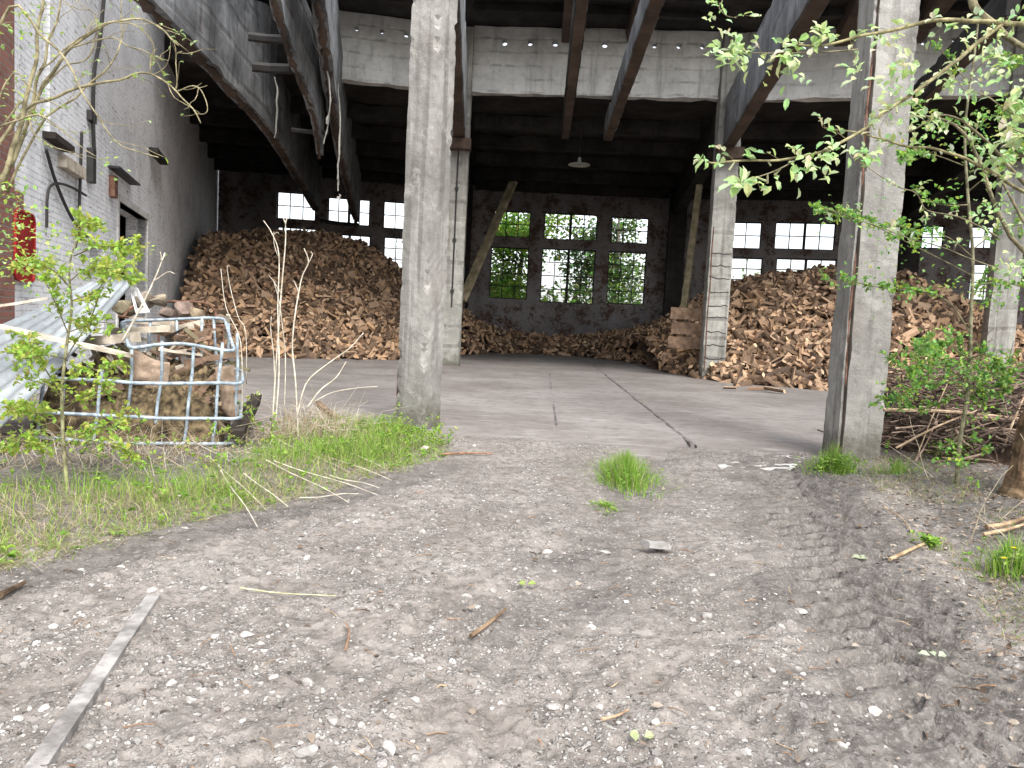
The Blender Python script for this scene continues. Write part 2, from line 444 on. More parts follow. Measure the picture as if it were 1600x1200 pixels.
# ------------------------------------------------------------------ the fan-shaped engine shed: radial layout
CX, CY = 0.45, -17.2
ANG = dict(L0=-13.9, L1=-3.3, R1=7.3, R2=17.9, R3=28.5)
def pol(a, r, off=0.0, z=0.0):
    a = R(a) if abs(a) > 0 else 0.0
    return V((CX + r * math.sin(a) + off * math.cos(a), CY + r * math.cos(a) - off * math.sin(a), z))
RF, RI, RB = 26.2, 38.9, 54.5
shed = thing('derelict_engine_shed', 'derelict sooty concrete and brick engine shed with fan of columns and broken roof', 'building', (1.8, 20, 0))

# concrete floor of the shed (setting)
def floor_mat():
    m, nt, b, o = new_mat('concrete_floor_dirty'); k = N(nt); p = k.pos()
    n1 = k.noise(p, .55, 6, .6); n2 = k.noise(p, 5, 7, .7); n3 = k.noise(k.scale(p, (.5, 3, 1)), 2.4, 6, .7)
    col = k.mix(k.ramp(n1, .3, .7), (.17, .15, .138), (.26, .24, .225))
    col = k.mix(k.math('MULTIPLY', k.ramp(n2, .45, .72), .6), col, (.10, .088, .08))
    col = k.mix(k.math('MULTIPLY', k.ramp(n3, .52, .7), .6), col, (.36, .34, .325))
    wh = k.voro(p, 5.5); col = k.mix(k.math('MULTIPLY', k.ramp(wh, .1, .05), k.ramp(n2, .5, .6)), col, (.55, .53, .5))
    k.link(col, b.inputs['Base Color']); b.inputs['Roughness'].default_value = .85
    k.bump(k.math('ADD', k.math('MULTIPLY', n2, .6), k.math('MULTIPLY', n3, .4)), b, .5, .03)
    return m
M_floor = floor_mat()
fm = MB()
front = []
for i in range(81):
    x = -7 + 22 * i / 80
    front.append((x, 7.55 + .1 * fbm((x, 0, 3), .9, 4) + .012 * (x - 1.5) ** 2 - .02 * x))
rows = 90
vs = []; fs = []
for j in range(rows + 1):
    t = j / rows
    for (x, y) in front:
        yy = y + (36.9 - y) * t ** 1.9
        xx = x * (1 + 1.05 * t)
        vs.append(V((xx, yy, -.055 + .078 * float(sstep(7.75, 9.6, np.array(yy))) + .022 * fbm((xx, yy, 0), .9, 4) * min(1, t * 30))))
for j in range(rows):
    for i in range(80):
        a = j * 81 + i; fs.append((a, a + 1, a + 82, a + 81))
fm.add(vs, fs)
tag(fm.build('concrete_floor', M_floor, smooth=True), kind='structure')

# columns -----------------------------------------------------------
def column(px_name, p, rot, w, d, h, mat, label, res=.1, chip=.035, seed=1., z0=-.12, lean=(0, 0)):
    mb = MB()
    S = Matrix(((1, 0, lean[0], 0), (0, 1, lean[1], 0), (0, 0, 1, 0), (0, 0, 0, 1)))
    Mx = Matrix.Translation(V((p.x, p.y, z0))) @ S @ Matrix.Rotation(rot, 4, 'Z')
    rough_box(mb, w, d, h, Mx, res, .012, chip, seed, maxn=170)
    o = mb.build('column', mat, shed); o['label'] = label
    return o, Mx
L1f = V((-1.10, 9.12, 0)); R1f = V((3.83, 8.55, 0))
L1i = at(703, 567, 21.9); R1i = at(1110, 597, 21.4)
c1, M1 = column('', L1f, R(-24), .37, .42, 9.2, M_front, 'front concrete column with flaking base rising from the grass', .06, .035, 1.3)
c2, M2 = column('', R1f, R(-7.3), .46, .58, 9.2, M_front, 'broad front concrete column with a rusty split down its corner', .06, .035, 4.1)
c3, M3 = column('', L1i, R(1), .56, .6, 9.4, M_inner, 'inner concrete column behind the flaking front column', .14, .035, 7.7)
c4, M4 = column('', R1i, R(-5), .62, .62, 9.4, M_inner, 'inner concrete column with horizontal cracks beside the firewood', .12, .04, 9.2)
c5, M5 = column('', pol(17.9, RI), R(-17.9), .62, .6, 9.4, M_inner, 'inner concrete column half hidden by green leaves', .16, .035, 3.2)
for an in (28.5,):
    column('', pol(an, RI), R(-an), .62, .6, 9.4, M_inner, 'inner concrete column at the far end of the shed', .25, .03, 5.5)
    column('', pol(an, RF), R(-an), .46, .58, 9.2, M_front, 'front concrete column at the far end of the shed', .2, .03, 6.5)
column('', pol(17.9, RF), R(-17.9), .46, .58, 9.2, M_front, 'front concrete column behind the willow', .2, .03, 8.5)
# rusted reinforcement in the split corner of the broad column, and on the flaking base
mb = MB()
for sx in (-.2,):
    mb.tube([M2 @ V((sx + .012 * math.sin(i * .9), -.286 + .006 * math.sin(i * 1.7), .1 + i * .3)) for i in range(31)], .012, .011, 6)
o = mb.build('reinforcement', M_rust, c2); o['label'] = 'rusty bar in the split corner'
mb = MB(); ck = [M2 @ V((-.185 + .012 * noise.noise((i * .31, 1, 1)), -.289, .12 + i * .1)) for i in range(90)]
mb.tube(ck, [max(.004, .016 + .014 * noise.noise((i * .37, 4, 2))) for i in range(90)], n=6); mb.build('crack', M_dwood, c2)
mb = MB(); mb.tube([M1 @ V((-.20, -.16 + .006 * math.sin(i), .15 + i * .1)) for i in range(8)], .012, .012, 6)
mb.build('reinforcement', M_rust, c1)
# hoop cracks on the inner right column, conduit on the inner left one
for i in range(9):
    mb = MB(); z = .75 + i * .36 + random.uniform(-.05, .05)
    mb.tube([M4 @ V((x, -.316 + random.uniform(-.004, .004), z + random.uniform(-.03, .03))) for x in np.linspace(-.27, .27, 9)], .012, .008, 4)
    mb.build('crack', M_iron, c4)
mb = MB(); mb.tube([M4 @ V((-.25 + .01 * math.sin(i), -.318, .4 + i * .3)) for i in range(14)], .016, .016, 5); mb.build('rust_streak', M_rust, c4)
mb = MB(); mb.tube([M3 @ V((.0, -.325, 1.8 + i * .4)) for i in range(12)], .022, .022, 6)
for i in range(3): mb.box(-.05, .05, -.345, -.30, 2.2 + i * 1.4, 2.28 + i * 1.4, M3)
mb.build('conduit', M_iron, c3)

# radial main beams ---------------------------------------------------
def radial(a, b, w, h, z, mat, name, label, res=.3, chip=.05, seed=0., split=None):
    mb = MB(); d = V((b.x - a.x, b.y - a.y, 0)); L = d.length; mid = (a + b) / 2
    Mx = Matrix.Translation(V((mid.x, mid.y, z))) @ Matrix.Rotation(math.atan2(-d.x, d.y), 4, 'Z')
    rough_box(mb, w, L, h, Mx, res, .02, chip, seed, maxn=70)
    o = mb.build(name, mat, shed); o['label'] = label
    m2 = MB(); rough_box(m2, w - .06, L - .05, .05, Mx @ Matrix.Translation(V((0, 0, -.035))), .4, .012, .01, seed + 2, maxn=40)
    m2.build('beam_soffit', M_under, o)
    return o
def ext(a, b, da, db):
    d = (b - a).normalized(); return a - d * da, b + d * db
a, b = ext(V((L1f.x, L1f.y, 0)), V((L1i.x, L1i.y, 0)), -.25, -.32)
radial(a, b, .34, 1.25, 6.3, M_beam, 'main_beam', 'rusty main beam over the gap behind the flaking column', seed=2.)
a, b = ext(V((R1f.x, R1f.y, 0)), V((R1i.x, R1i.y, 0)), -.31, -.33)
radial(a, b, .32, 1.3, 6.28, M_beam, 'main_beam', 'main beam running back from the broad front column', seed=5.)
a, b = ext(pol(17.9, RF), pol(17.9, RI), -.31, -.33)
radial(a, b, .3, 1.3, 6.28, M_beam, 'main_beam', 'main beam behind the willow twigs', seed=6.)
# corbels on the inner columns
for Mx, s in ((M3, 1), (M4, 1), (M5, 1)):
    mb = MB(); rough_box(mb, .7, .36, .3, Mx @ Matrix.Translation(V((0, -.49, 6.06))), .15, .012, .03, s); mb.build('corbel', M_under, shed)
# rear beams from inner columns to the back wall
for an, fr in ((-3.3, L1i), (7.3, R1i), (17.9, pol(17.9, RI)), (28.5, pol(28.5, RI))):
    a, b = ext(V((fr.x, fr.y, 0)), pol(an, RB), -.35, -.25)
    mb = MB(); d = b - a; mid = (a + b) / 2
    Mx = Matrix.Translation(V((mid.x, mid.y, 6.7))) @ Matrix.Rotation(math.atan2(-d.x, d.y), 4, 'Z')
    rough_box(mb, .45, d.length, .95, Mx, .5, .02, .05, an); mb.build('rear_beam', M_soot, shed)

# pale lintel with a row of round holes -------------------------------
def lintel(p0, p1, z0, z1, holes, label, t=.28, seed=0.):
    Fm = frame(p0, p1); L = (V((p1.x, p1.y, 0)) - V((p0.x, p0.y, 0))).length
    zh0, zh1 = z1 - .62, z1 - .22      # strip that has the holes
    zc = (zh0 + zh1) / 2; hs = (zh1 - zh0) / 2
    def w(x, y, z):
        p = Fm @ V((x, y, z)); n = noise.noise_vector((p + V((seed, 0, 0))) * 2.7) * .02 + noise.noise_vector(p * 9) * .008
        if z < z0 + .01 or z > z1 - .01:
            n.z += (max(0, noise.noise(p * 1.7) + .5 * noise.noise(p * 6)) * .09) * (1 if z < z0 + .01 else -.6)
        return p + n
    mb = MB()
    cells = sorted(holes)
    edges = [0.0]
    for h in cells: edges += [h - hs, h + hs]
    edges.append(L)
    xs = []
    for a_, b_ in zip(edges[:-1], edges[1:]):
        k_ = max(1, int((b_ - a_) / .3)); xs += [a_ + (b_ - a_) * i / k_ for i in range(k_)]
    xs.append(L)
    nz = 6
    zs = [z0 + (zh0 - z0) * i / nz for i in range(nz + 1)]
    for y, flip in ((0, False), (t, True)):
        def quad(x_, x2, za, zb):
            q = [w(x_, y, za), w(x2, y, za), w(x2, y, zb), w(x_, y, zb)]
            mb.add(q, [(0, 1, 2, 3) if not flip else (3, 2, 1, 0)])
        for x_, x2 in zip(xs[:-1], xs[1:]):
            for za, zb in zip(zs[:-1], zs[1:]): quad(x_, x2, za, zb)
            quad(x_, x2, zh1, z1)
            c_ = (x_ + x2) / 2
            if not any(abs(c_ - h) < hs for h in cells): quad(x_, x2, zh0, zh1)
    for x_, x2 in zip(xs[:-1], xs[1:]):      # bottom, top
        mb.add([w(x_, 0, z0), w(x_, t, z0), w(x2, t, z0), w(x2, 0, z0)], [(0, 1, 2, 3)])
        mb.add([w(x_, 0, z1), w(x_, t, z1), w(x2, t, z1), w(x2, 0, z1)], [(3, 2, 1, 0)])
    for x_, fl in ((0, 1), (L, 0)):
        zz = zs + [zh1, z1]
        for za, zb in zip(zz[:-1], zz[1:]):
            q = [w(x_, 0, za), w(x_, t, za), w(x_, t, zb), w(x_, 0, zb)]; mb.add(q, [(3, 2, 1, 0) if fl else (0, 1, 2, 3)])
    for h in cells:
        rad = .075 * random.uniform(.85, 1.15); K = 12
        # outer square sampled on the same grid corners, inner circle
        xin = [x_ for x_ in xs if h - hs - 1e-6 <= x_ <= h + hs + 1e-6]
        sq = [(x_, zh0) for x_ in xin] + [(x_, zh1) for x_ in reversed(xin)]
        for y, flip in ((0, False), (t, True)):
            ci = [w(h + rad * math.cos(2 * math.pi * k_ / K), y, zc + rad * math.sin(2 * math.pi * k_ / K)) for k_ in range(K)]
            # fan: angle-sorted outer points
            outer = [(x_, z_) for x_, z_ in sq]
            angs = [math.atan2(z_ - zc, x_ - h) % (2 * math.pi) for x_, z_ in outer]
            order = sorted(range(len(outer)), key=lambda i: angs[i])
            ov = [w(outer[i][0], y, outer[i][1]) for i in order]; oa = [angs[i] for i in order]
            vs = ci + ov; n_o = len(ov); fs = []
            near = [min(range(n_o), key=lambda j: abs((oa[j] - 2 * math.pi * (k_ + .5) / K + math.pi) % (2 * math.pi) - math.pi)) for k_ in range(K)]
            for k_ in range(K):
                k2 = (k_ + 1) % K
                fs.append((k_, K + near[k_], k2))
                if near[k_] != near[k2]:
                    j = near[k_]
                    while j != near[k2]:
                        j2 = (j + 1) % n_o; fs.append((k2, K + j, K + j2)); j = j2
            mb.add(vs, [f if flip else f[::-1] for f in fs])
        for k_ in range(K):
            def cp(k3, y): return w(h + rad * math.cos(2 * math.pi * k3 / K), y, zc + rad * math.sin(2 * math.pi * k3 / K))
            mb.add([cp(k_, 0), cp(k_ + 1, 0), cp(k_ + 1, t), cp(k_, t)], [(0, 1, 2, 3)])
    o = mb.build('lintel', M_lintel, shed); o['label'] = label
    return o
def hole_list(p0, p1, pxs):
    Fm = frame(p0, p1); n = V((Fm[0][1], Fm[1][1], 0)); out = []
    L = (V((p1.x, p1.y, 0)) - V((p0.x, p0.y, 0))).length
    for x_, y_ in pxs:
        s = (Fm.inverted() @ on_plane(x_, y_, V((p0.x, p0.y, 0)), n)).x
        if .3 < s < L - .3: out.append(s)
    out.sort(); keep = []
    for s in out:
        if not keep or s - keep[-1] > .45: keep.append(s)
    return keep
LZ0, LZ1 = 7.62, 9.42
p0, p1 = V((L1i.x + .27, L1i.y, 0)), V((R1i.x - .33, R1i.y, 0))
hl = hole_list(p0, p1, [(747, 65), (788, 68), (828, 72), (867, 75), (945, 78), (983, 82), (1023, 84), (1060, 86), (1097, 87)])
lintel(p0, p1, LZ0, LZ1, hl, 'pale concrete lintel pierced by a row of round holes between the inner columns')
q0, q1 = V((-5.6, 21.22, 0)), V((L1i.x - .27, L1i.y, 0))
hl = hole_list(q0, q1, [(557, 50), (597, 53), (635, 57), (675, 60)])
lintel(q0, q1, LZ0, LZ1, hl, 'short pale concrete lintel with broken end beside the hanging beams', seed=4)
mb = MB(); ua, ub = pol(-16.6, RI + .1), V((-5.7, 21.25, 0)); d_ = ub - ua  # dark upstand added past the broken lintel end to block the sky gap
rough_box(mb, d_.length, .3, 1.85, Matrix.Translation(V(((ua.x + ub.x) / 2, (ua.y + ub.y) / 2, 7.62))) @ Matrix.Rotation(math.atan2(d_.y, d_.x), 4, 'Z'), .25, .02, .05, 3.3)
mb.build('lintel', M_soot, shed)['label'] = 'dark upstand added behind the hanging beams to close the sky gap'
q0, q1 = V((R1i.x + .33, R1i.y, 0)), pol(17.9, RI)
hl = hole_list(q0, q1, [(1165, 88), (1210, 89), (1255, 89), (1290, 90), (1440, 90), (1490, 88), (1537, 88), (1580, 88)])
lintel(q0, q1 - V((.3, 0, 0)), LZ0, LZ1, hl, 'pale concrete lintel behind the willow twigs', seed=9)
lintel(pol(17.9, RI) + V((.3, -.1, 0)), pol(28.5, RI), LZ0, LZ1, [], 'pale concrete lintel at the far end of the shed', seed=19)

# roof: rear slabs per bay, purlins, ribs; the roof over the front aisle has fallen except a strip in front of the lintel
def prism(mb, poly, z0, z1, mat=None):
    n = len(poly); vs = [V((p.x, p.y, z0)) for p in poly] + [V((p.x, p.y, z1)) for p in poly]
    fs = [tuple(range(n - 1, -1, -1)), tuple(range(n, 2 * n))] + [(i, (i + 1) % n, n + (i + 1) % n, n + i) for i in range(n)]
    mb.add(vs, fs)
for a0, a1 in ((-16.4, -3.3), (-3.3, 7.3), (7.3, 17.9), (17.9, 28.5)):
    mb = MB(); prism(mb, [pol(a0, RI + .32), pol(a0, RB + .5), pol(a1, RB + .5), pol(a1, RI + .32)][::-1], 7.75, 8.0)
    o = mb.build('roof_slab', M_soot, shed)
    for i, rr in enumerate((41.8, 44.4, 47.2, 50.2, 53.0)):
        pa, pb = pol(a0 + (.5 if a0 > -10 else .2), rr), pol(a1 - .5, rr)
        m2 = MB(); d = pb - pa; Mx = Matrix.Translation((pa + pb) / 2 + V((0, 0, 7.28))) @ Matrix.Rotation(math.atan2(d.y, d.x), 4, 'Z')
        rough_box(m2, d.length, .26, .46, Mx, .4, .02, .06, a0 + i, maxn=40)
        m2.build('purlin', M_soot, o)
    # strip of higher roof in front of the lintel
    m3 = MB(); rin = RI + .75
    prism(m3, [pol(a0, RI - 3.4), pol(a0, rin), pol(a1, rin), pol(a1, RI - 3.4)][::-1], 9.46, 9.72)
    o3 = m3.build('roof_strip', M_soot, shed)
    for q in range(3):
        pa, pb = pol(a0 + .4, RI - 3.2 + q * .98), pol(a1 - .4, RI - 3.2 + q * .98)
        m2 = MB(); d = pb - pa; Mx = Matrix.Translation((pa + pb) / 2 + V((0, 0, 9.22))) @ Matrix.Rotation(math.atan2(d.y, d.x), 4, 'Z')
        rough_box(m2, d.length, .2, .26, Mx, .4, .02, .06, a0 + q, maxn=40); m2.build('purlin', M_soot, o3)
    if a0 > -10:
        axis = (a0 + a1) / 2
        for off in (-.72, .98):     # haunched ribs either side of the smoke vent
            m2 = MB(); pa, pb = pol(axis, RI - 3.3, off), pol(axis, RI - .12, off)
            d = pb - pa; Mx = Matrix.Translation((pa + pb) / 2 + V((0, 0, 8.95))) @ Matrix.Rotation(math.atan2(-d.x, d.y), 4, 'Z')
            rough_box(m2, .42, d.length, .5, Mx, .25, .03, .09, off + a0); m2.build('vent_rib', M_under, o3)
# paired ribs of the smoke duct above each track
def rib(axis, off, ra, rb, z, w, h, label, seed, mat=None):
    mb = MB(); pa, pb = pol(axis, ra, off), pol(axis, rb, off); d = pb - pa
    Mx = Matrix.Translation((pa + pb) / 2 + V((0, 0, z))) @ Matrix.Rotation(math.atan2(-d.x, d.y), 4, 'Z')
    rough_box(mb, w, d.length, h, Mx, .25, .02, .06, seed, maxn=60)
    o = mb.build('smoke_duct_rib', mat or M_soot, shed); o['label'] = label
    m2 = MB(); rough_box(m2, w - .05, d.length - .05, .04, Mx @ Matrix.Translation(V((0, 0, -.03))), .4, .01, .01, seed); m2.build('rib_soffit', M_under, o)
rib(2.05, -.68, 30.4, 40.6, 6.86, .26, .6, 'rib of the smoke duct over the nearer-left rail', 1.1)
rib(2.05, .58, 30.2, 40.6, 6.86, .28, .6, 'rib of the smoke duct over the long visible rail', 2.1, M_beam)
rib(12.9, .62, 31.5, 40.6, 6.86, .22, .6, 'dark rib crossing the pale lintel behind the willow', 4.1)

# collapsed smoke duct panels hanging in the left bay -----------------
def panel(bot, height, t, mat, label, seed, jag=.12, name='hanging_panel'):
    """bot: list of (px, py, Y) along the lower edge, nearest first"""
    pts = [at(*b) for b in bot]; pts = smooth(pts, 6)
    n = V((pts[-1].y - pts[0].y, -(pts[-1].x - pts[0].x), 0)).normalized()
    mb = MB(); nz = 7
    grid = []
    for i, p in enumerate(pts):
        row = []
        for j in range(nz + 1):
            for s in (0, 1):
                q = p + V((0, 0, (height if not isinstance(height, tuple) else float(np.interp(p.y, *height))) * j / nz)) + n * (t * (.5 - s))
                q += noise.noise_vector((q + V((seed, 0, 0))) * 1.9) * .04
                if j == 0: q.z += max(0, noise.noise(q * 1.3 + V((seed, 0, 0))) + .6 * noise.noise(q * 4)) * jag
                row.append(q)
        grid.append(row)
    vs = [q for r_ in grid for q in r_]; W = 2 * (nz + 1); fs = []
    for i in range(len(pts) - 1):
        for j in range(nz):
            a_ = i * W + 2 * j; b_ = a_ + W
            fs.append((b_, a_, a_ + 2, b_ + 2)); fs.append((a_ + 1, b_ + 1, b_ + 3, a_ + 3))
        fs.append((i * W, (i + 1) * W, (i + 1) * W + 1, i * W + 1))
        fs.append((i * W + W - 1, (i + 1) * W + W - 1, (i + 1) * W + W - 2, i * W + W - 2))
    for i, fl in ((0, 1), (len(pts) - 1, 0)):
        for j in range(nz):
            f = (i * W + 2 * j, i * W + 2 * j + 1, i * W + 2 * j + 3, i * W + 2 * j + 2); fs.append(f if fl else f[::-1])
    mb.add(vs, fs)
    o = mb.build(name, mat, shed); o['label'] = label
    m2 = MB(); pf_ = smooth(pts, 4); m2.tube([p + noise.noise_vector(p * 3) * .05 for p in pf_], [t * (.24 + .3 * noise.noise(p * 5)) for p in pf_], n=6); m2.build('broken_edge', M_under, o)
    return o
b1 = panel([(200, -24, 12.2), (282, 60, 14.2), (351, 133, 16.8), (421, 209, 21.0), (465, 279, 27), (495, 330, 33)], ((12, 14.5, 17, 20, 27, 34), (.7, 1.0, 2.0, 2.9, 2.2, 1.7)), .34, M_beam, 'long hanging concrete beam side descending from the top left towards the back windows', 2.2)
b2 = panel([(424, -20, 13.2), (440, 45, 14.6), (462, 110, 16.4), (490, 180, 18.8), (499, 245, 20.8)], 1.7, .2, M_beam, 'broken concrete rib hanging in front of the lintel end', 5.2, .25)
b3 = panel([(488, -60, 14.0), (500, 30, 15.2), (512, 120, 18.0), (528, 225, 22.6), (545, 300, 28), (556, 348, 33)], 2.0, .28, M_beam, 'cracked concrete rib with shredded edge left of the pale lintel', 8.2, .2)
# bars bridging the panels
for (xa, ya, xb, yb, Yq, w_) in ((388, 57, 447, 62, 16, .09), (394, 104, 455, 108, 17.5, .11), (455, 203, 512, 207, 20, .06), (500, 345, 560, 352, 33, .09)):
    mb = MB(); mb.tube([at(xa, ya, Yq), at((xa + xb) / 2, (ya + yb) / 2 + 1, Yq + .1), at(xb, yb, Yq)], w_, w_, 6)
    mb.build('tie_bar', M_iron, shed)
# strips of plaster and wire hanging from the ribs
hang = [[(529, 130, 19.5), (531, 200, 19.5), (528, 270, 19.5), (530, 298, 19.5)], [(520, 150, 19), (512, 190, 19), (505, 225, 19)], [(430, 120, 17), (434, 150, 17), (431, 200, 17), (428, 215, 17)], [(508, 90, 17.5), (516, 150, 17.5), (510, 195, 17.5)], [(478, 20, 15), (490, 60, 15), (505, 110, 15.5)]]
for i, hgl in enumerate(hang):
    pts = smooth([at(*h_) for h_ in hgl], 5); pts = [p + noise.noise_vector(p * 5) * .04 for p in pts]
    s_ = thing('hanging_strip', ['pale plaster strip with a lump dangling left of the lintel', 'short torn strip dangling under the cracked rib', 'ragged plaster strip hanging on the long beam side', 'thin torn strip against the cracked rib', 'loose wire slanting between the hanging ribs'][i], 'debris', pts[-1], 'strips dangling from the broken ribs')
    mb = MB(); mb.tube(pts, [(.018 if i != 4 else .01) * (1 + .8 * noise.noise(p * 7)) for p in pts], n=6); mb.build('strip', M_inner if i < 4 else M_iron, s_)
    if i == 0:
        mb = MB(); rough_box(mb, .08, .05, .16, Matrix.Translation(pts[-1] - V((0, 0, .2))) @ Matrix.Rotation(.4, 4, 'Y'), .03, .04, .05, i); mb.build('lump', M_inner, s_)

# walls ---------------------------------------------------------------
def pierced(mb, L, z0, z1, holes, t):
    """wall in local x (0..L), z; holes: (x0,x1,z0,z1); front face at y=0, back at y=t"""
    xs = sorted({0.0, L, *[h[0] for h in holes], *[h[1] for h in holes]}); zs = sorted({z0, z1, *[h[2] for h in holes], *[h[3] for h in holes]})
    xs = [x_ for x_ in xs if 0 <= x_ <= L]; zs = [z_ for z_ in zs if z0 <= z_ <= z1]
    def solid(i, j):
        if i < 0 or j < 0 or i >= len(xs) - 1 or j >= len(zs) - 1: return False
        cx_, cz_ = (xs[i] + xs[i + 1]) / 2, (zs[j] + zs[j + 1]) / 2
        return not any(h[0] < cx_ < h[1] and h[2] < cz_ < h[3] for h in holes)
    for i in range(len(xs) - 1):
        for j in range(len(zs) - 1):
            if not solid(i, j): continue
            a_, b_, c_, d_ = xs[i], xs[i + 1], zs[j], zs[j + 1]
            mb.add([(a_, 0, c_), (b_, 0, c_), (b_, 0, d_), (a_, 0, d_)], [(0, 1, 2, 3)])
            mb.add([(a_, t, c_), (b_, t, c_), (b_, t, d_), (a_, t, d_)], [(3, 2, 1, 0)])
            if not solid(i - 1, j): mb.add([(a_, 0, c_), (a_, 0, d_), (a_, t, d_), (a_, t, c_)], [(0, 1, 2, 3)])
            if not solid(i + 1, j): mb.add([(b_, 0, c_), (b_, t, c_), (b_, t, d_), (b_, 0, d_)], [(0, 1, 2, 3)])
            if not solid(i, j - 1): mb.add([(a_, 0, c_), (a_, t, c_), (b_, t, c_), (b_, 0, c_)], [(0, 1, 2, 3)])
            if not solid(i, j + 1): mb.add([(a_, 0, d_), (b_, 0, d_), (b_, t, d_), (a_, t, d_)], [(0, 1, 2, 3)])

def back_wall(p0, p1, wins, label, seed):
    Fm = frame(p0, p1); L = (p1 - p0).length; n = V((Fm[0][1], Fm[1][1], 0)); inv = Fm.inverted()
    holes = []; spec = []
    for (xa, xb, ya, yb, nx, ny, lab) in wins:
        pts = [inv @ on_plane(x_, y_, p0, n) for x_ in (xa, xb) for y_ in (ya, yb)]
        # y values were read at the window's middle column
        m_ = (xa + xb) / 2
        top = (inv @ on_plane(m_, ya, p0, n)).z; bot = (inv @ on_plane(m_, yb, p0, n)).z
        x0_, x1_ = (pts[0].x + pts[1].x) / 2, (pts[2].x + pts[3].x) / 2
        h = (x0_, x1_, bot, top); holes.append(h); spec.append((h, nx, ny, lab))
    mb = MB(); pierced(mb, L, -.1, 7.74, holes, .42)
    o = mb.build('brick_wall', M_back, shed, M=Fm); o['label'] = label
    for (x0_, x1_, z0_, z1_), nx, ny, lab in spec:
        f = MB(); b_ = .05; y0, y1 = .2, .27
        f.box(x0_, x0_ + b_, y0, y1, z0_, z1_, Fm); f.box(x1_ - b_, x1_, y0, y1, z0_, z1_, Fm)
        f.box(x0_ + b_, x1_ - b_, y0, y1, z0_, z0_ + b_, Fm); f.box(x0_ + b_, x1_ - b_, y0, y1, z1_ - b_, z1_, Fm)
        for i in range(1, nx):
            w_ = .022 if not (nx == 4 and i == 2) else .06
            xx = x0_ + (x1_ - x0_) * i / nx; f.box(xx - w_, xx + w_, y0 + .01, y1 - .01, z0_ + b_, z1_ - b_, Fm)
        for j in range(1, ny):
            zz = z0_ + (z1_ - z0_) * j / ny
            for i in range(nx):
                xa_, xb_ = x0_ + (x1_ - x0_) * i / nx + .03, x0_ + (x1_ - x0_) * (i + 1) / nx - .03
                f.box(xa_, xb_, y0 + .015, y1 - .015, zz - .022, zz + .022, Fm)
        w_ = f.build('window', M_steel, o); w_['label'] = lab
    # concrete transom and sill bands proud of the brick
    return o
bk = {a_: pol(v_, RB) for a_, v_ in ANG.items()}
bk['L0'] = V((-13.75, 35.4, 0))
back_wall(bk['L0'], bk['L1'], [
    (432, 493, 300, 343, 3, 2, 'bright upper window beside the long hanging beam'), (432, 493, 355, 425, 3, 4, 'window buried behind the left log heap'),
    (512, 578, 309, 351, 4, 2, 'upper window crossed by the cracked rib'), (512, 578, 366, 430, 4, 4, 'lower window hidden by the left log heap'),
    (599, 655, 315, 358, 3, 2, 'upper window beside the flaking column'), (599, 655, 371, 440, 3, 4, 'lower window half covered by logs')],
    'sooty back wall behind the left log heap', 1)
back_wall(bk['L1'], bk['R1'], [
    (771, 829, 329, 370, 3, 2, 'upper window full of bright green leaves'), (765, 825, 386, 467, 3, 4, 'lower window under the bright green one'),
    (850, 934, 333, 375, 4, 2, 'wide upper window in the middle of the back wall'), (845, 929, 389, 474, 4, 4, 'wide lower window in the middle of the back wall'),
    (955, 1014, 339, 380, 3, 2, 'upper window nearest the leaning green pole'), (949, 1009, 393, 476, 3, 4, 'lower window nearest the leaning green pole')],
    'grimy brick back wall with six gridded windows in the middle bay', 2)
back_wall(bk['R1'], bk['R2'], [
    (1118, 1190, 346, 388, 3, 2, 'upper window beside the cracked inner column'), (1118, 1190, 402, 470, 3, 4, 'lower window beside the cracked inner column'),
    (1211, 1306, 347, 390, 4, 2, 'wide white upper window above the tall log heap'), (1211, 1306, 404, 474, 4, 4, 'wide lower window sunk behind the tall log heap'),
    (1330, 1392, 349, 392, 3, 2, 'upper window behind the broad front column')],
    'sooty back wall behind the tall log heap', 3)
back_wall(bk['R2'], bk['R3'], [(1440, 1475, 352, 388, 2, 2, 'small upper window behind the leaves'), (1515, 1590, 353, 388, 3, 2, 'upper window seen through the sapling leaves'), (1515, 1590, 412, 470, 3, 4, 'lower window seen through the sapling leaves')],
    'back wall half hidden by the sapling', 4)
# piers at the back corners
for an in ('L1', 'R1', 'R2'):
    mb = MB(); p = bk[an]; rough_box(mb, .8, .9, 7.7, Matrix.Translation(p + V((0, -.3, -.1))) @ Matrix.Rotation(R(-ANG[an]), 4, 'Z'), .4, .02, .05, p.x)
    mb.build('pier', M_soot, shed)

# whitewashed side wall on the left
WA, WB = V((-6.1, 9.3, 0)), V((-14.0, 36.05, 0))
Wf = frame(WA, WB); wn = V((Wf[0][1], Wf[1][1], 0)); winv = Wf.inverted()
def wl(x_, y_): return winv @ on_plane(x_, y_, WA, wn)
def rect(xa, xb, ya, yb):
    a_, b_ = wl(xa, ya), wl(xb, yb); c_, d_ = wl(xa, yb), wl(xb, ya)
    return (min(a_.x, b_.x), max(a_.x, b_.x), (b_.z + c_.z) / 2, (a_.z + d_.z) / 2)
door = (wl(184, 400).x, wl(229, 400).x, -.09, (wl(184, 321).z + wl(229, 336).z) / 2)
slot = (wl(66, 130).x, wl(78, 130).x, wl(72, 218).z, 9.3)
door2 = (wl(140, 400).x, wl(163, 400).x, -.09, wl(150, 379).z)
Lw = (WB - WA).length
mb = MB(); pierced(mb, Lw, -.1, 9.4, [door, slot, door2], .45)
ww = mb.build('brick_wall', M_white, shed, M=Wf); ww['label'] = 'whitewashed brick side wall with peeling paint, doorway and tall slot'
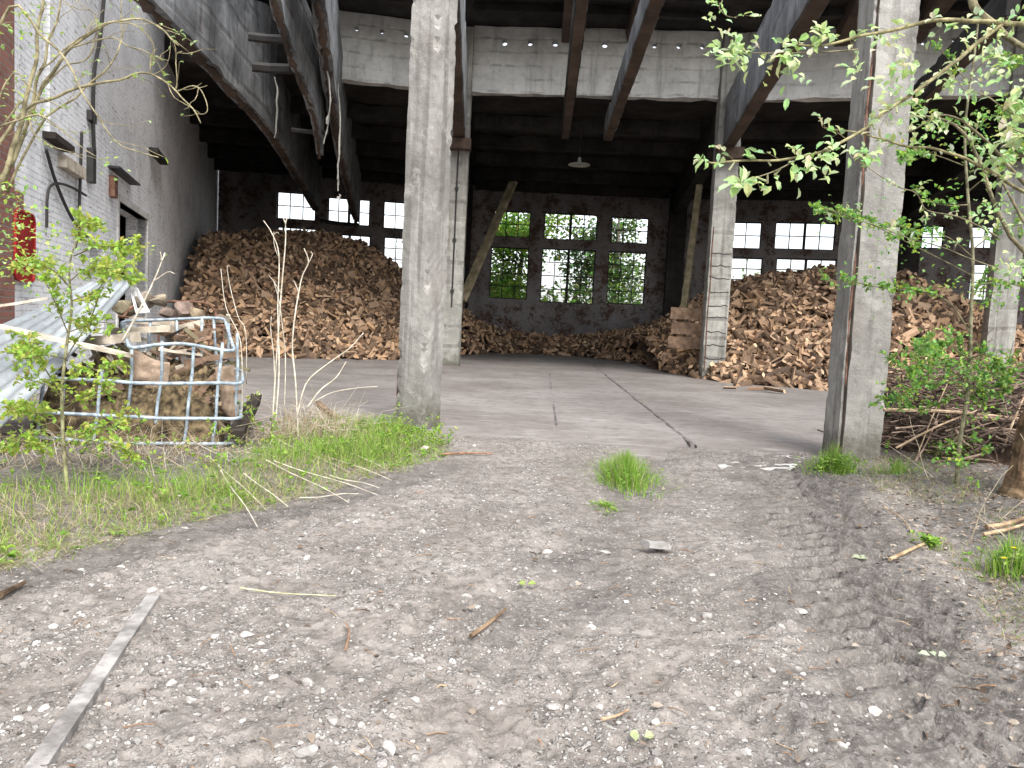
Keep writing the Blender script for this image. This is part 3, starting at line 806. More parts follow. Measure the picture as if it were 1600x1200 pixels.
def frame_bars(h, w_, name, mat, lab=None):
    f = MB(); f.box(h[0] - w_, h[0], -.03, .2, max(h[2], 0), h[3], Wf); f.box(h[1], h[1] + w_, -.03, .2, max(h[2], 0), h[3], Wf); f.box(h[0] - w_, h[1] + w_, -.03, .2, h[3], h[3] + w_, Wf)
    o = f.build(name, mat, ww)
    if lab: o['label'] = lab
frame_bars(door, .12, 'door_frame', M_lintel, 'pale surround of the dark doorway')
f = MB(); f.box(door2[0], (door2[0] + door2[1]) / 2, .12, .18, .05, door2[3] - .03, Wf); f.build('door', M_dwood, ww)['label'] = 'dark half open plank door'
# unseen box added behind the openings to keep them dark (an annexe)
mb = MB(); ax0, ax1, ay = -.2, Lw * .62, 4.0
mb.box(ax0, ax1, ay, ay + .3, -.1, 9.4, Wf); mb.box(ax0 - .3, ax0, .46, ay + .3, -.1, 9.4, Wf); mb.box(ax1, ax1 + .3, .46, ay + .3, -.1, 9.4, Wf); mb.box(ax0 - .3, ax1 + .3, .46, ay + .3, 9.42, 9.6, Wf)
mb.build('annexe_backing', M_red, shed)
# red brick pier at the end of the wall
mb = MB(); mb.box(-.9, 0, -.05, .85, -.1, 9.5)
pf = Wf @ Matrix.Translation(V((-.01, 0, 0)))
o = mb.build('brick_pier', M_red, shed, M=pf); o['label'] = 'red brick pier at the left edge'
# wall fittings
def wall_box(xa, xb, ya, yb, d, name, mat, lab, tilt=0):
    a_, b_ = wl(xa, ya), wl(xb, yb); xm = (xa + xb) / 2; f = MB(); a_.z = wl(xm, ya).z; b_.z = wl(xm, yb).z; cx_, cz_ = (a_.x + b_.x) / 2, (a_.z + b_.z) / 2
    f.box(-abs(b_.x - a_.x) / 2, abs(b_.x - a_.x) / 2, -d, 0.02, -abs(a_.z - b_.z) / 2, abs(a_.z - b_.z) / 2, Wf @ Matrix.Translation(V((cx_, 0, cz_))) @ Matrix.Rotation(tilt, 4, 'Y'))
    o = f.build(name, mat, ww); o['label'] = lab
wall_box(66, 98, 216, 226, .16, 'ledge', M_dwood, 'dark ledge under the tall slot')
wall_box(90, 121, 252, 270, .12, 'wall_plate', M_plank, 'weathered wooden plate under the dark ledge')
wall_box(135, 140, 232, 285, .1, 'wall_bar', M_iron, 'dark iron bar hanging under the conduit')
wall_box(168, 203, 272, 275, .2, 'bracket_shelf', M_iron, 'thin iron shelf above the doorway')
wall_box(170, 175, 275, 308, .1, 'bracket', M_rust, 'rusty bracket under the thin iron shelf')
wall_box(135, 143, 175, 190, .08, 'junction_box', M_iron, 'small dark box on the conduit')
wall_box(232, 250, 240, 247, .2, 'wall_block', M_soot, 'dark ledge projecting near the inner end')
wall_box(20, 30, 300, 330, .05, 'patch', M_red, 'bare brick patch')
for pts, rr, lab in (([(157, -10), (150, 60), (141, 110), (139, 180), (141, 245)], .035, 'black conduit running down the wall'), ([(121, 205), (119, 270), (117, 330), (118, 375)], .025, 'thin cable beside the wooden plate'),
                     ([(64, 232), (80, 285), (105, 340), (130, 370)], .025, 'sagging cable below the ledge'), ([(65, 355), (67, 300), (80, 286), (105, 292), (128, 305)], .02, 'looped cable on the white paint')):
    f = MB(); f.tube([Wf @ V((q.x, -.06, q.z)) for q in smooth([wl(*p) for p in pts], 4)], rr, rr, 6)
    o = f.build('cable', M_iron, ww); o['label'] = lab
# red sign board on the wall
a_, b_ = wl(13, 325), wl(44, 440); f = MB()
bm_w, bm_h = abs(b_.x - a_.x), abs(a_.z - b_.z)
sg = thing('red_panel', 'tall red metal panel with rounded corners on the whitewashed wall', 'panel', Wf @ V(((a_.x + b_.x) / 2, -.05, min(a_.z, b_.z))))
pts2 = []
for cx_, cz_, s0 in ((bm_w / 2 - .12, bm_h - .12, 0), (-bm_w / 2 + .12, bm_h - .12, 90), (-bm_w / 2 + .12, .12, 180), (bm_w / 2 - .12, .12, 270)):
    for k_ in range(5): pts2.append((cx_ + .12 * math.cos(R(s0 + k_ * 22.5)), cz_ + .12 * math.sin(R(s0 + k_ * 22.5))))
Mx = Wf @ Matrix.Translation(V(((a_.x + b_.x) / 2, -.06, min(a_.z, b_.z))))
n_ = len(pts2)
f.add([Mx @ V((x_, 0, z_)) for x_, z_ in pts2] + [Mx @ V((x_, .05, z_)) for x_, z_ in pts2], [tuple(range(n_ - 1, -1, -1)), tuple(range(n_, 2 * n_))] + [(i, (i + 1) % n_, n_ + (i + 1) % n_, n_ + i) for i in range(n_)])
f.build('board', M_redp, sg)
f = MB()
for i in range(n_): f.tube([Mx @ V((pts2[i][0], -.01, pts2[i][1])), Mx @ V((pts2[(i + 1) % n_][0], -.01, pts2[(i + 1) % n_][1]))], .02, .02, 5)
f.build('rim', M_redp, sg)

# ------------------------------------------------------------------ rails
def rail(p0_, p1_, w_, z_, mat, label, name='rail', h=.05, groove=True):
    mb = MB(); a_, b_ = V(p0_), V(p1_); Fm = frame(a_, b_); L = (b_ - a_).length; n = max(4, int(L / .4))
    t = thing(name, label, 'rail', a_)
    vs = []; fs = []
    prof = [(-w_, -h), (-w_, 0), (w_, 0), (w_, -h)]
    for i in range(n + 1):
        x_ = L * i / n
        for (yy, zz) in prof: vs.append(Fm @ V((x_, yy + .004 * noise.noise((x_ * 2, yy, 1)), zz + z_ + .003 * noise.noise((x_ * 3, 5, 2)))))
    for i in range(n):
        for k_ in range(3): fs.append((i * 4 + k_, i * 4 + k_ + 1, i * 4 + k_ + 5, i * 4 + k_ + 4))
    fs += [(0, 1, 2, 3), (n * 4 + 3, n * 4 + 2, n * 4 + 1, n * 4)]
    mb.add(vs, fs); mb.build('rail_head', mat, t)
    if groove: f = MB(); f.box(0, L, -w_ - .03, -w_ - .010, -.06, z_ - .02, Fm); f.build('flange_groove', M_iron, t)
M_railw = simple('worn_rail_steel', (.30, .285, .27), .6, .1, .4, 9, (.42, .40, .385), .5)
M_rails = simple('dusty_rail_steel', (.15, .138, .13), .6, .2, .5, 5, (.25, .235, .22), .3)
ax_ = 2.05
rail(pol(ax_, 27.0, -.82), pol(ax_, 52.5, -.82), .016, .024, M_rails, 'thin pale rail set in the concrete floor towards the wide middle window')
rail(pol(ax_, 25.95, .72), pol(ax_, 52.5, .72), .022, .028, M_rails, 'dark rail slanting across the concrete floor')
def strip_z(p): return V((p.x, p.y, gz(p.x, p.y)))
q0, q1 = gp(55, 1210), gp(240, 935)
zz = max(gz(q0.x, q0.y), gz((q0.x + q1.x) / 2, (q0.y + q1.y) / 2), gz(q1.x, q1.y)) + .008
d_ = (q0 - q1).normalized()
rail(q1, q0 + d_ * 1.2, .028, zz, M_railw, 'bare grey rail half buried in the gravel of the lane', h=.09, groove=False)

# ------------------------------------------------------------------ firewood
PALE = [(.46, .295, .18), (.39, .255, .16), (.54, .37, .24), (.32, .205, .13), (.44, .305, .205), (.49, .315, .18)]
BARK = [(.11, .075, .05), (.15, .10, .066), (.09, .064, .048), (.18, .12, .08)]
def log_geo(rn):
    """split log: wedge of a round, local x along the grain; returns verts, faces, face colours"""
    L = rn.uniform(.30, .54); rr = rn.uniform(.052, .112); kind = rn.random()
    if kind < .55: sp = rn.uniform(65, 120)
    elif kind < .85: sp = rn.uniform(140, 190)
    else: sp = 360
    k_ = 4 if sp < 130 else 6
    prof = []
    if sp == 360:
        rr *= .62; prof = [(rr * math.cos(2 * math.pi * i / 8), rr * math.sin(2 * math.pi * i / 8)) for i in range(8)]; nb = 8
    else:
        prof = [(rr * math.cos(R(sp * (i / k_ - .5))) * rn.uniform(.9, 1.05), rr * math.sin(R(sp * (i / k_ - .5))) * rn.uniform(.9, 1.05)) for i in range(k_ + 1)]
        prof.append((rn.uniform(-.02, .02), rn.uniform(-.02, .02))); nb = k_
    n = len(prof); mx = sum(p[0] for p in prof) / n; my = sum(p[1] for p in prof) / n
    vs = []
    s2 = rn.uniform(.8, 1.1); tx, ty = rn.uniform(-.03, .03), rn.uniform(-.03, .03); tilt = rn.uniform(-.25, .25)
    for e in (0, 1):
        for (a_, b_) in prof:
            y_, z_ = a_ - mx, b_ - my
            if e: y_ = y_ * s2 + tx; z_ = z_ * s2 + ty
            vs.append(V(((e - .5) * L + tilt * z_, y_, z_)))
    pale = rn.choice(PALE); bark = rn.choice(BARK); v_ = rn.uniform(.75, 1.15)
    fs, cs = [], []
    for i in range(n):
        j = (i + 1) % n; fs.append((i, j, n + j, n + i)); cs.append(tuple(x * v_ for x in (bark if i < nb else pale)))
    end = tuple(min(.6, x * v_ * 1.15) for x in pale)
    fs.append(tuple(range(n - 1, -1, -1))); cs.append(end); fs.append(tuple(range(n, 2 * n))); cs.append(end)
    return vs, fs, cs
rn = random.Random(5)
protos = [log_geo(rn) for _ in range(70)]
# heap height fields -------------------------------------------------
def heap_left(x, y):
    # foot line in front, rising to a ridge near the back wall; bounded by the side wall
    foot = np.interp(x, [-11.5, -9, -7, -5, -3.4, -2.7, -2.2], [19.0, 20.2, 20.9, 21.9, 23.4, 25, 29])
    top = np.interp(x, [-13, -11, -9, -7.2, -6, -4.6, -3.2, -2.4], [3.5, 3.75, 4.1, 4.2, 3.85, 2.9, 2.1, .8])
    t = (y - foot) / 8.6
    h = top * np.clip(1 - (1 - np.clip(t, 0, 1)) ** 1.35, 0, 1)
    return np.where(t > 0, h * sstep(36.6, 33, y) ** .5 + .0, 0)
def heap_right(x, y):
    foot = np.interp(x, [4.6, 5.6, 6.6, 8, 10, 13, 15.5, 18], [24.0, 20.0, 19.4, 18.8, 18.7, 18.6, 19.2, 22])
    top = np.interp(x, [5.2, 6.3, 7.2, 8.5, 10.2, 12, 13.4, 15, 17, 18.5], [1.2, 2.15, 2.8, 3.15, 3.45, 3.4, 2.9, 2.25, 1.7, .4])
    t = (y - foot) / 6.2
    h = top * np.clip(1 - (1 - np.clip(t, 0, 1)) ** 1.45, 0, 1)
    return np.where(t > 0, h * sstep(33, 28, y), 0)
def heap_back(x, y):
    foot = np.interp(x, [-2.4, -1, 1, 3, 4.4, 5.2, 6.2, 7.5], [25, 31.5, 33.2, 32.4, 29.6, 27.0, 24.4, 23])
    top = np.interp(x, [-2.6, -1.8, -.5, 2, 4, 5.5, 7], [2.0, 1.1, .75, .65, .8, 1.15, 1.7])
    t = (y - foot) / 3.2
    return np.where(t > 0, top * np.clip(1 - (1 - np.clip(t, 0, 1)) ** 1.4, 0, 1), 0)
heaps = [
    ('left', heap_left, (-13.2, -2.2, 18.8, 36.2), 9000),
    ('right', heap_right, (4.7, 18.3, 18.4, 30.5), 9000),
    ('back', heap_back, (-2.4, 7.4, 22.2, 36.6), 2600)]
cams = np.array([0, 0, H])
allogs = []
for hn, hf, (xa, xb, ya, yb), cnt in heaps:
    tries = 0; got = 0
    while got < cnt and tries < cnt * 12:
        tries += 1
        x_ = rn.uniform(xa, xb); y_ = ya + (yb - ya) * rn.random() ** 1.25
        h_ = float(hf(np.array(x_), np.array(y_)))
        if h_ < .03: continue
        if hn == 'left' and (winv @ V((x_, y_, 0))).y > -.35: continue
        e = .15
        gx = (float(hf(np.array(x_ + e), np.array(y_))) - h_) / e; gy = (float(hf(np.array(x_), np.array(y_ + e))) - h_) / e
        nrm = V((-gx, -gy, 1)).normalized()
        z_ = h_ + rn.uniform(-.14, .10)
        allogs.append((hn, V((x_, y_, max(.06, z_ + .05))), nrm, rn.random() * 2 * math.pi, rn.gauss(0, .5), rn.random() * 6.28, rn.randrange(len(protos)), rn.uniform(.85, 1.2)))
        got += 1
# loose logs round the foot of the heaps
for hn, pts in (('right', [(1085, 592), (1100, 583), (1140, 612), (1185, 612), (1060, 582), (1210, 616), (1150, 606), (1165, 604)]),
                ('left', [(430, 566), (470, 562), (520, 565), (560, 563), (590, 561), (615, 560), (500, 560), (545, 560)]), ('back', [(760, 548), (800, 551), (850, 552), (905, 556), (960, 560), (745, 552), (1000, 566)])):
    for (x_, y_) in pts:
        p = gp(x_, y_); allogs.append((hn, p + V((0, 0, .09)), V((0, 0, 1)), rn.random() * 6.28, rn.gauss(0, .15), rn.random() * 6.28, rn.randrange(len(protos)), 1.0))
def log_matrix(l):
    hn, p, nrm, ang, tl, roll, pi_, sc = l
    a_ = V((math.cos(ang), math.sin(ang), 0)); a_ = (a_ - nrm * a_.dot(nrm)).normalized()
    b_ = nrm.cross(a_)
    a2 = (a_ * math.cos(tl) + nrm * math.sin(tl)).normalized(); n2 = a2.cross(b_) * -1; n2 = (nrm - a2 * nrm.dot(a2)).normalized(); b_ = n2.cross(a2)
    m = Matrix(((a2.x, b_.x, n2.x, p.x), (a2.y, b_.y, n2.y, p.y), (a2.z, b_.z, n2.z, p.z), (0, 0, 0, 1)))
    return m @ Matrix.Rotation(roll, 4, 'X') @ Matrix.Scale(sc, 4)
def seen(l):
    p = l[1]
    x_ = p.x / p.y * 1200 + 800
    y_ = 505 + .05 * (x_ - 800) - (p.z - H) / p.y * 1200
    if not (270 < x_ < 1600): return False
    if 640 < x_ < 712 or 1296 < x_ < 1398: return False
    if 1095 < x_ < 1132 and l[0] != 'right': return False
    return True
cand = [l for l in allogs if seen(l)]
cand.sort(key=lambda l: l[1].y - .9 * l[2].z * -1 - (1.2 if l[1].y < 26 else 0) - 1.0 * (l[1].z - 0))
ord_ = sorted(cand, key=lambda l: l[1].length)
indiv = set(id(l) for l in ord_[:290])
lab = dict(left='split firewood log low on the front of the dim left-hand heap', right='split firewood log near the foot of the tall right-hand heap', back='split firewood log in the low spill along the back wall')
grp = dict(left='firewood logs of the left-hand heap', right='firewood logs of the right-hand heap', back='firewood logs along the back wall')
src = []
for vs, fs, cs in protos[:16]:
    mb = MB(); mb.addc(vs, fs, cs); o = mb.build('firewood_log', M_wood); src.append(o)
used = [False] * 16
heapmb = {k_: MB() for k_ in lab}
ni = 0
for l in allogs:
    Mx = log_matrix(l)
    if id(l) in indiv:
        i = ni % 16; ni += 1
        if not used[i]: o = src[i]; used[i] = True
        else: o = src[i].copy(); C.objects.link(o)
        o.matrix_basis = Mx; tag(o, lab[l[0]], 'log', grp[l[0]])
    else:
        vs, fs, cs = protos[l[6]]; heapmb[l[0]].addc([Mx @ v_ for v_ in vs], fs, cs)
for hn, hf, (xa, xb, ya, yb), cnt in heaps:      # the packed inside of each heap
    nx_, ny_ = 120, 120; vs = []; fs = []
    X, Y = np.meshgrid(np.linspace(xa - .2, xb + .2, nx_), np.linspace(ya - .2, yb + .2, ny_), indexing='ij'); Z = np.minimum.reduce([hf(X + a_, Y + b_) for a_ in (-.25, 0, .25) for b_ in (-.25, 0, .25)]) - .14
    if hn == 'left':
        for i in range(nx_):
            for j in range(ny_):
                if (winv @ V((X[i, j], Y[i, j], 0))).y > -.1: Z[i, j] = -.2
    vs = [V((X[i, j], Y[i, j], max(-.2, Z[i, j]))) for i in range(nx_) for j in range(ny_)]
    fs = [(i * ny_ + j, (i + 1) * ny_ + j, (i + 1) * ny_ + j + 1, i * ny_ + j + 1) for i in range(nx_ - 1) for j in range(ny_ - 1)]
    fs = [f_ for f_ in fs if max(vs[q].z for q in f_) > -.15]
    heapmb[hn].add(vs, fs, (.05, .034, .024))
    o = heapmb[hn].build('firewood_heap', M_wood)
    tag(o, dict(left='dim heap of split firewood against the whitewashed wall', right='tall tan heap of split firewood behind the broad column', back='low spill of split firewood along the back wall')[hn], 'firewood', grp[hn], 'stuff')

# retaining boards beside the cracked inner column, leaning timbers, lamp
for i, (ya, yb) in enumerate(((478, 499), (502, 522), (524, 544))):
    mb = MB(); pa = at(1048 - i * 2 + (i == 1) * 3, (ya + yb) / 2, 22.3); pb = at(1103, (ya + yb) / 2 + 3, 22.0)
    d = pb - pa; L = d.length; Mx = frame(V((pa.x, pa.y, 0)), V((pb.x, pb.y, 0))); Mx.translation = (pa + pb) / 2 - V((0, 0, .17))
    rough_box(mb, L, .06, .34, Mx, .2, .008, .01, i)
    o = mb.build('retaining_board', M_board); tag(o, ['topmost board of the fence beside the cracked column', 'middle board of the fence beside the cracked column', 'lowest board of the fence beside the cracked column'][i], 'board', 'boards holding back the logs')
def beam_between(pa, pb, w_, d_, mat, name, label, cat, group=None, seed=1.):
    d = pb - pa; q = d.to_track_quat('Z', 'Y'); mb = MB()
    rough_box(mb, w_, d_, d.length, Matrix.Translation(pa) @ q.to_matrix().to_4x4(), .25, .012, .02, seed)
    o = mb.build(name, mat); tag(o, label, cat, group); return o
beam_between(at(722, 470, 25.2), at(802, 285, 27.5), .30, .12, M_pole, 'leaning_plank', 'broad plank leaning beside the inner column left of the windows', 'plank')
beam_between(at(1066, 500, 24.6), at(1093, 290, 26.0), .2, .18, M_pole, 'leaning_pole', 'greenish pole leaning near the log fence right of the windows', 'pole')
lp = at(905, 258, 24.0); t = thing('ceiling_lamp', 'pale round enamel lamp shade hanging under the dark roof', 'lamp', lp)
mb = MB(); K = 20; prof = [(.34, 0), (.33, .02), (.2, .05), (.06, .07), (.05, .22), (0.001, .25)]
vs = [V((lp.x + r_ * math.cos(2 * math.pi * k_ / K), lp.y + r_ * math.sin(2 * math.pi * k_ / K), lp.z + z_)) for r_, z_ in prof for k_ in range(K)]
mb.add(vs, [(i * K + k_, i * K + (k_ + 1) % K, (i + 1) * K + (k_ + 1) % K, (i + 1) * K + k_) for i in range(len(prof) - 1) for k_ in range(K)]); mb.build('lamp_shade', M_enamel, t, True)
mb = MB(); mb.tube([lp + V((0, 0, .24)), V((lp.x, lp.y, 7.8))], .012, .012, 6); mb.build('cord', M_iron, t)

# ------------------------------------------------------------------ rubbish corner on the left: cage, sheet, planks, sacks
def loop_pts(cs, rad, k=6):
    """closed rounded polygon through corners cs (list of Vectors)"""
    out = []; n = len(cs)
    for i in range(n):
        p, a_, b_ = cs[i], cs[i - 1], cs[(i + 1) % n]
        da, db = (a_ - p), (b_ - p); ra = min(rad, da.length * .45); rb = min(rad, db.length * .45)
        s_, e_ = p + da.normalized() * ra, p + db.normalized() * rb
        for j in range(k + 1):
            t_ = j / k; out.append(s_ * (1 - t_) ** 2 + p * 2 * t_ * (1 - t_) + e_ * t_ ** 2)
    out.append(out[0].copy()); return out
YF, YB = 7.0, 8.15
cage = thing('container_cage', 'bluish galvanised tube cage of a bulk container, bent and full of rubbish', 'cage', gp(290, 712))
lv = [((200, 545), (374, 547)), ((45, 590), (378, 600)), ((48, 643), (376, 655)), ((50, 686), (368, 693))]
zb_extra = [.22, .05, .02, 0]
fr_pts = []
for i, ((xl, yl), (xr, yr)) in enumerate(lv):
    a_, b_ = at(xl, yl, YF - .35), at(xr, yr, YF)
    if i == 0: b_ = at(368, 548, YF); bkz = [at(190, 502, YB), at(352, 497, YB)]
    else:
        bkz = [V((a_.x - .02, YB - .1, a_.z + zb_extra[i])), V(((376 - 800) / 1200 * YB, YB, b_.z + zb_extra[i]))]
    mb = MB()
    if i == 0:
        mid = at(262, 531, YF - .15)
        pts = loop_pts([a_, mid, b_, bkz[1], bkz[0]], .2)
    else: pts = loop_pts([a_, a_.lerp(b_, .5) + V((0, 0, -.012)), b_, bkz[1], bkz[0]], .17)
    pts = [p + noise.noise_vector(p * 2.3 + V((i * 7, 0, 0))) * .03 + noise.noise_vector(p * 9) * .004 for p in pts]; pts[-1] = pts[0].copy(); mb.tube(pts, .0165, .0165, 8, cap=False); mb.build('hoop', M_galv, cage, True); fr_pts.append((a_, b_, bkz))
def up(pts, r_=.0145): 
    mb = MB(); mb.tube([p + noise.noise_vector(p * 3) * .018 for p in smooth(pts, 4)], r_, r_, 8); mb.build('upright', M_galv, cage, True)
for xt, yt, xb_, yb_ in ((346, 535, 330, 712), (303, 537, 287, 712), (254, 531, 240, 722), (207, 541, 192, 712)):
    up([at(xt, yt, YF - .03), at((xt + xb_) / 2 + 1, (yt + yb_) / 2, YF - .03), at(xb_, yb_, YF - .03)])
for xt, yt, xb_, yb_ in ((160, 570, 138, 748), (66, 590, 56, 715), (100, 594, 96, 712)):
    up([at(xt, yt, YF - .24), at((xt + xb_) / 2, (yt + yb_) / 2, YF - .24), at(xb_, yb_, YF - .24)])
for xt, yt, xb_, yb_ in ((195, 501, 196, 640), (234, 501, 232, 640), (277, 497, 274, 640), (316, 496, 315, 640), (334, 497, 344, 640)):
    up([at(xt, yt, YB), at(xb_, yb_, YB)])
for xt, yt, xb_, yb_, Yq in ((371, 520, 366, 690, 7.5), (357, 504, 352, 680, 7.9)):
    up([at(xt, yt, Yq), at((xt + xb_) / 2 + 2, (yt + yb_) / 2, Yq), at(xb_, yb_, Yq)])
# rusty frame behind it
rc = thing('rusty_frame', 'rust brown tube frame standing behind the bluish cage', 'frame', at(300, 600, 8.9))
mb = MB(); mb.tube(smooth([at(190, 497, 8.5), at(215, 475, 8.9), at(265, 471, 9), at(318, 473, 9), at(335, 485, 9), at(338, 500, 8.7)], 6), .014, .014, 7); mb.build('hoop', M_rust, rc, True)
mb = MB(); mb.tube([at(185, 494, 8.45), at(270, 504, 8.45), at(355, 510, 8.45)], .014, .014, 7); mb.build('rail', M_rust, rc, True)
for xt in (248, 282, 327, 350):
    mb = MB(); mb.tube([at(xt, 507, 8.45), at(xt - 3, 640, 8.45)], .012, .012, 7); mb.build('upright', M_rust, rc, True)
# rubbish inside: mound + individual pieces
mb = MB(); nx_, ny_ = 110, 70; vs = []
for i in range(nx_ + 1):
    for j in range(ny_ + 1):
        s_, t_ = i / nx_, j / ny_
        x_ = -4.35 + 1.70 * s_ - .38 * t_ * s_; y_ = 6.74 + 1.3 * t_ + .27 * s_
        e_ = min(1, min(s_, 1 - s_) * 9) * min(1, min(t_, 1 - t_) * 9)
        h_ = (.50 + .26 * t_ - .10 * s_ + .2 * fbm((x_, y_, 0), 1.7, 3) + .12 * fbm((x_, y_, 5), 6, 3) + .06 * fbm((x_, y_, 9), 19, 3)) * (e_ ** .6)
        vs.append(V((x_, y_, max(-.05, h_))))
mb.add(vs, [(i * (ny_ + 1) + j, (i + 1) * (ny_ + 1) + j, (i + 1) * (ny_ + 1) + j + 1, i * (ny_ + 1) + j + 1) for i in range(nx_) for j in range(ny_)])
tag(mb.build('rubble', M_moss), 'mossy heap of bark and rubbish filling the bluish cage', 'rubble', None, 'stuff')
ICO = None
def ico():
    import bmesh
    out = {}
    for s_ in (1, 2):
        bm = bmesh.new(); bmesh.ops.create_icosphere(bm, subdivisions=s_, radius=1.0)
        bm.verts.ensure_lookup_table()
        out[s_] = (np.array([v_.co[:] for v_ in bm.verts]), [tuple(v_.index for v_ in f_.verts) for f_ in bm.faces]); bm.free()
    return out
ICO = ico()
def stone_geo(rn_, sub=1, flat=.6):
    v_, f_ = ICO[sub]; o_ = V((rn_.random() * 50, rn_.random() * 50, 0)); out = []
    s_ = (rn_.uniform(.8, 1.25), rn_.uniform(.65, 1.0), rn_.uniform(.5, .9) * flat / .6)
    cuts = [(V((rn_.gauss(0, 1), rn_.gauss(0, 1), rn_.gauss(0, 1))).normalized(), rn_.uniform(.5, .8)) for _ in range(9)]
    for p in v_:
        q = V(p); k_ = 1 + .38 * noise.noise(q * 1.1 + o_) + .12 * noise.noise(q * 3 + o_)
        q = q * k_
        for c_, l_ in cuts:
            e_ = q.dot(c_) - l_
            if e_ > 0: q = q - c_ * e_ * .9
        out.append(V((q.x * s_[0], q.y * s_[1], q.z * s_[2])))
    return out, f_
rs = random.Random(21)
rub = [(250, 470, 8.9, .16), (225, 470, 8.9, .2), (285, 482, 8.8, .15), (310, 492, 8.7, .12), (345, 500, 8.6, .11), (190, 480, 9.0, .2), (262, 490, 8.6, .14),
       (345, 640, 7.7, .14), (310, 660, 7.4, .13), (275, 650, 7.4, .15), (335, 680, 7.3, .12), (240, 665, 7.3, .13), (215, 690, 7.2, .13), (300, 690, 7.2, .11), (160, 640, 7.2, .16), (120, 660, 7.0, .16), (180, 670, 7.1, .14), (90, 690, 6.9, .15)]
for i, (x_, y_, Yq, s_) in enumerate(rub):
    vs, f_ = stone_geo(rs, 2, .7); p = at(x_, y_, Yq); mb = MB(); v_ = rs.uniform(.4, .8); s_ *= .8; mb.add([p + v2 * s_ for v2 in vs], f_, (v_ * 1.0, v_ * rs.uniform(.82, .95), v_ * rs.uniform(.65, .85)))
    tag(mb.build('rubble_stone', M_stone), 'rough brown stone piled behind the bluish cage' if i < 7 else 'rough brown stone among the rubbish inside the cage', 'stone', 'stones behind the cage' if i < 7 else 'stones in the cage')
for i, (x_, y_, Yq, L, an, w_) in enumerate([(222, 515, 8.0, .6, .1, .05), (255, 520, 8.2, .5, -.2, .04), (300, 530, 8.0, .4, .6, .035), (285, 512, 8.3, .45, .3, .05), (310, 512, 8.3, .3, -.5, .04), (240, 503, 8.4, .5, 0, .05),
                                             (330, 560, 7.7, .5, .2, .035), (290, 575, 7.6, .5, .5, .03), (270, 600, 7.5, .5, -.1, .04), (310, 615, 7.5, .45, .9, .04), (290, 640, 7.35, .5, .5, .05), (140, 620, 7.0, .6, .4, .05), (110, 640, 7.0, .6, -.5, .045)]):
    p = at(x_, y_, Yq); dv = V((math.cos(an), .4 * math.sin(an * 3), math.sin(an))).normalized() * L / 2
    pale = i in (0, 3, 5)
    beam_between(p - dv, p + dv, w_ * 2, w_ * 1.5, M_plank if pale else M_board, 'scrap_wood', ('pale scrap wood lying inside the back rail of the cage' if pale else 'brown scrap wood stick jumbled in the cage'), 'scrap wood', 'pale scrap wood in the cage' if pale else 'brown scrap wood in the cage', i)
for i in range(120):
    x_ = rs.uniform(90, 365); y_ = rs.uniform(540, 700) if i > 20 else rs.uniform(505, 560); Yq = 7.15 + max(0, (700 - y_)) / 160 * .75 + rs.uniform(-.05, .1); p = at(x_, y_, Yq); L = rs.uniform(.12, .42); an = rs.gauss(0, .6)
    dv = V((math.cos(an), rs.gauss(0, .5), math.sin(an))).normalized() * L / 2; w_ = rs.uniform(.02, .07); m_ = (M_board, M_plank, M_dwood, M_pole)[i % 4]
    beam_between(p - dv, p + dv, w_, w_ * .6, m_, 'scrap_wood', ['brown splinter of wood in the cage heap', 'pale splinter of wood in the cage heap', 'black rotten splinter of wood in the cage heap', 'mossy splinter of wood in the cage heap'][i % 4], 'scrap wood', ['brown splinters in the cage', 'pale splinters in the cage', 'black splinters in the cage', 'mossy splinters in the cage'][i % 4], i * 1.3)
# sacks: draped lumps
def sack(cpts, label, thick, seed):
    mb = MB(); n = 12; a_, b_, c_, d_ = [at(*q) for q in cpts]; vs = []; fs = []
    for lay in (0, 1):
        for i in range(n + 1):
            for j in range(n + 1):
                s_, t_ = i / n, j / n; p = a_.lerp(b_, s_).lerp(d_.lerp(c_, s_), t_)
                bul = math.sin(math.pi * s_) ** .6 * math.sin(math.pi * t_) ** .6
                p = p + V((0, (-1 if lay == 0 else .6) * thick * bul, 0)) + noise.noise_vector(p * 5 + V((seed, 0, 0))) * .03 + V((0, -1, 0)) * .05 * math.sin(6 * s_ + 9 * t_ + seed) * bul * (lay == 0)
                vs.append(p)
    W = n + 1
    for lay in (0, 1):
        for i in range(n):
            for j in range(n):
                q = lay * W * W + i * W + j; f_ = (q, q + W, q + W + 1, q + 1); fs.append(f_ if lay == 0 else f_[::-1])
    mb.add(vs, fs); tag(mb.build('sack', M_sack, smooth=True), label, 'sack', 'brown sacks in the cage')
sack([(208, 548, 7.35), (262, 565, 7.35), (268, 625, 7.25), (200, 615, 7.25)], 'large folded brown sack under the plank end in the cage', .16, 1)
sack([(338, 575, 7.6), (366, 568, 7.6), (368, 655, 7.45), (344, 640, 7.45)], 'narrow brown sack slumped in the right corner of the cage', .1, 4)
sack([(225, 600, 7.2), (262, 618, 7.2), (255, 672, 7.15), (215, 665, 7.15)], 'small crumpled brown sack low in the cage', .1, 9)
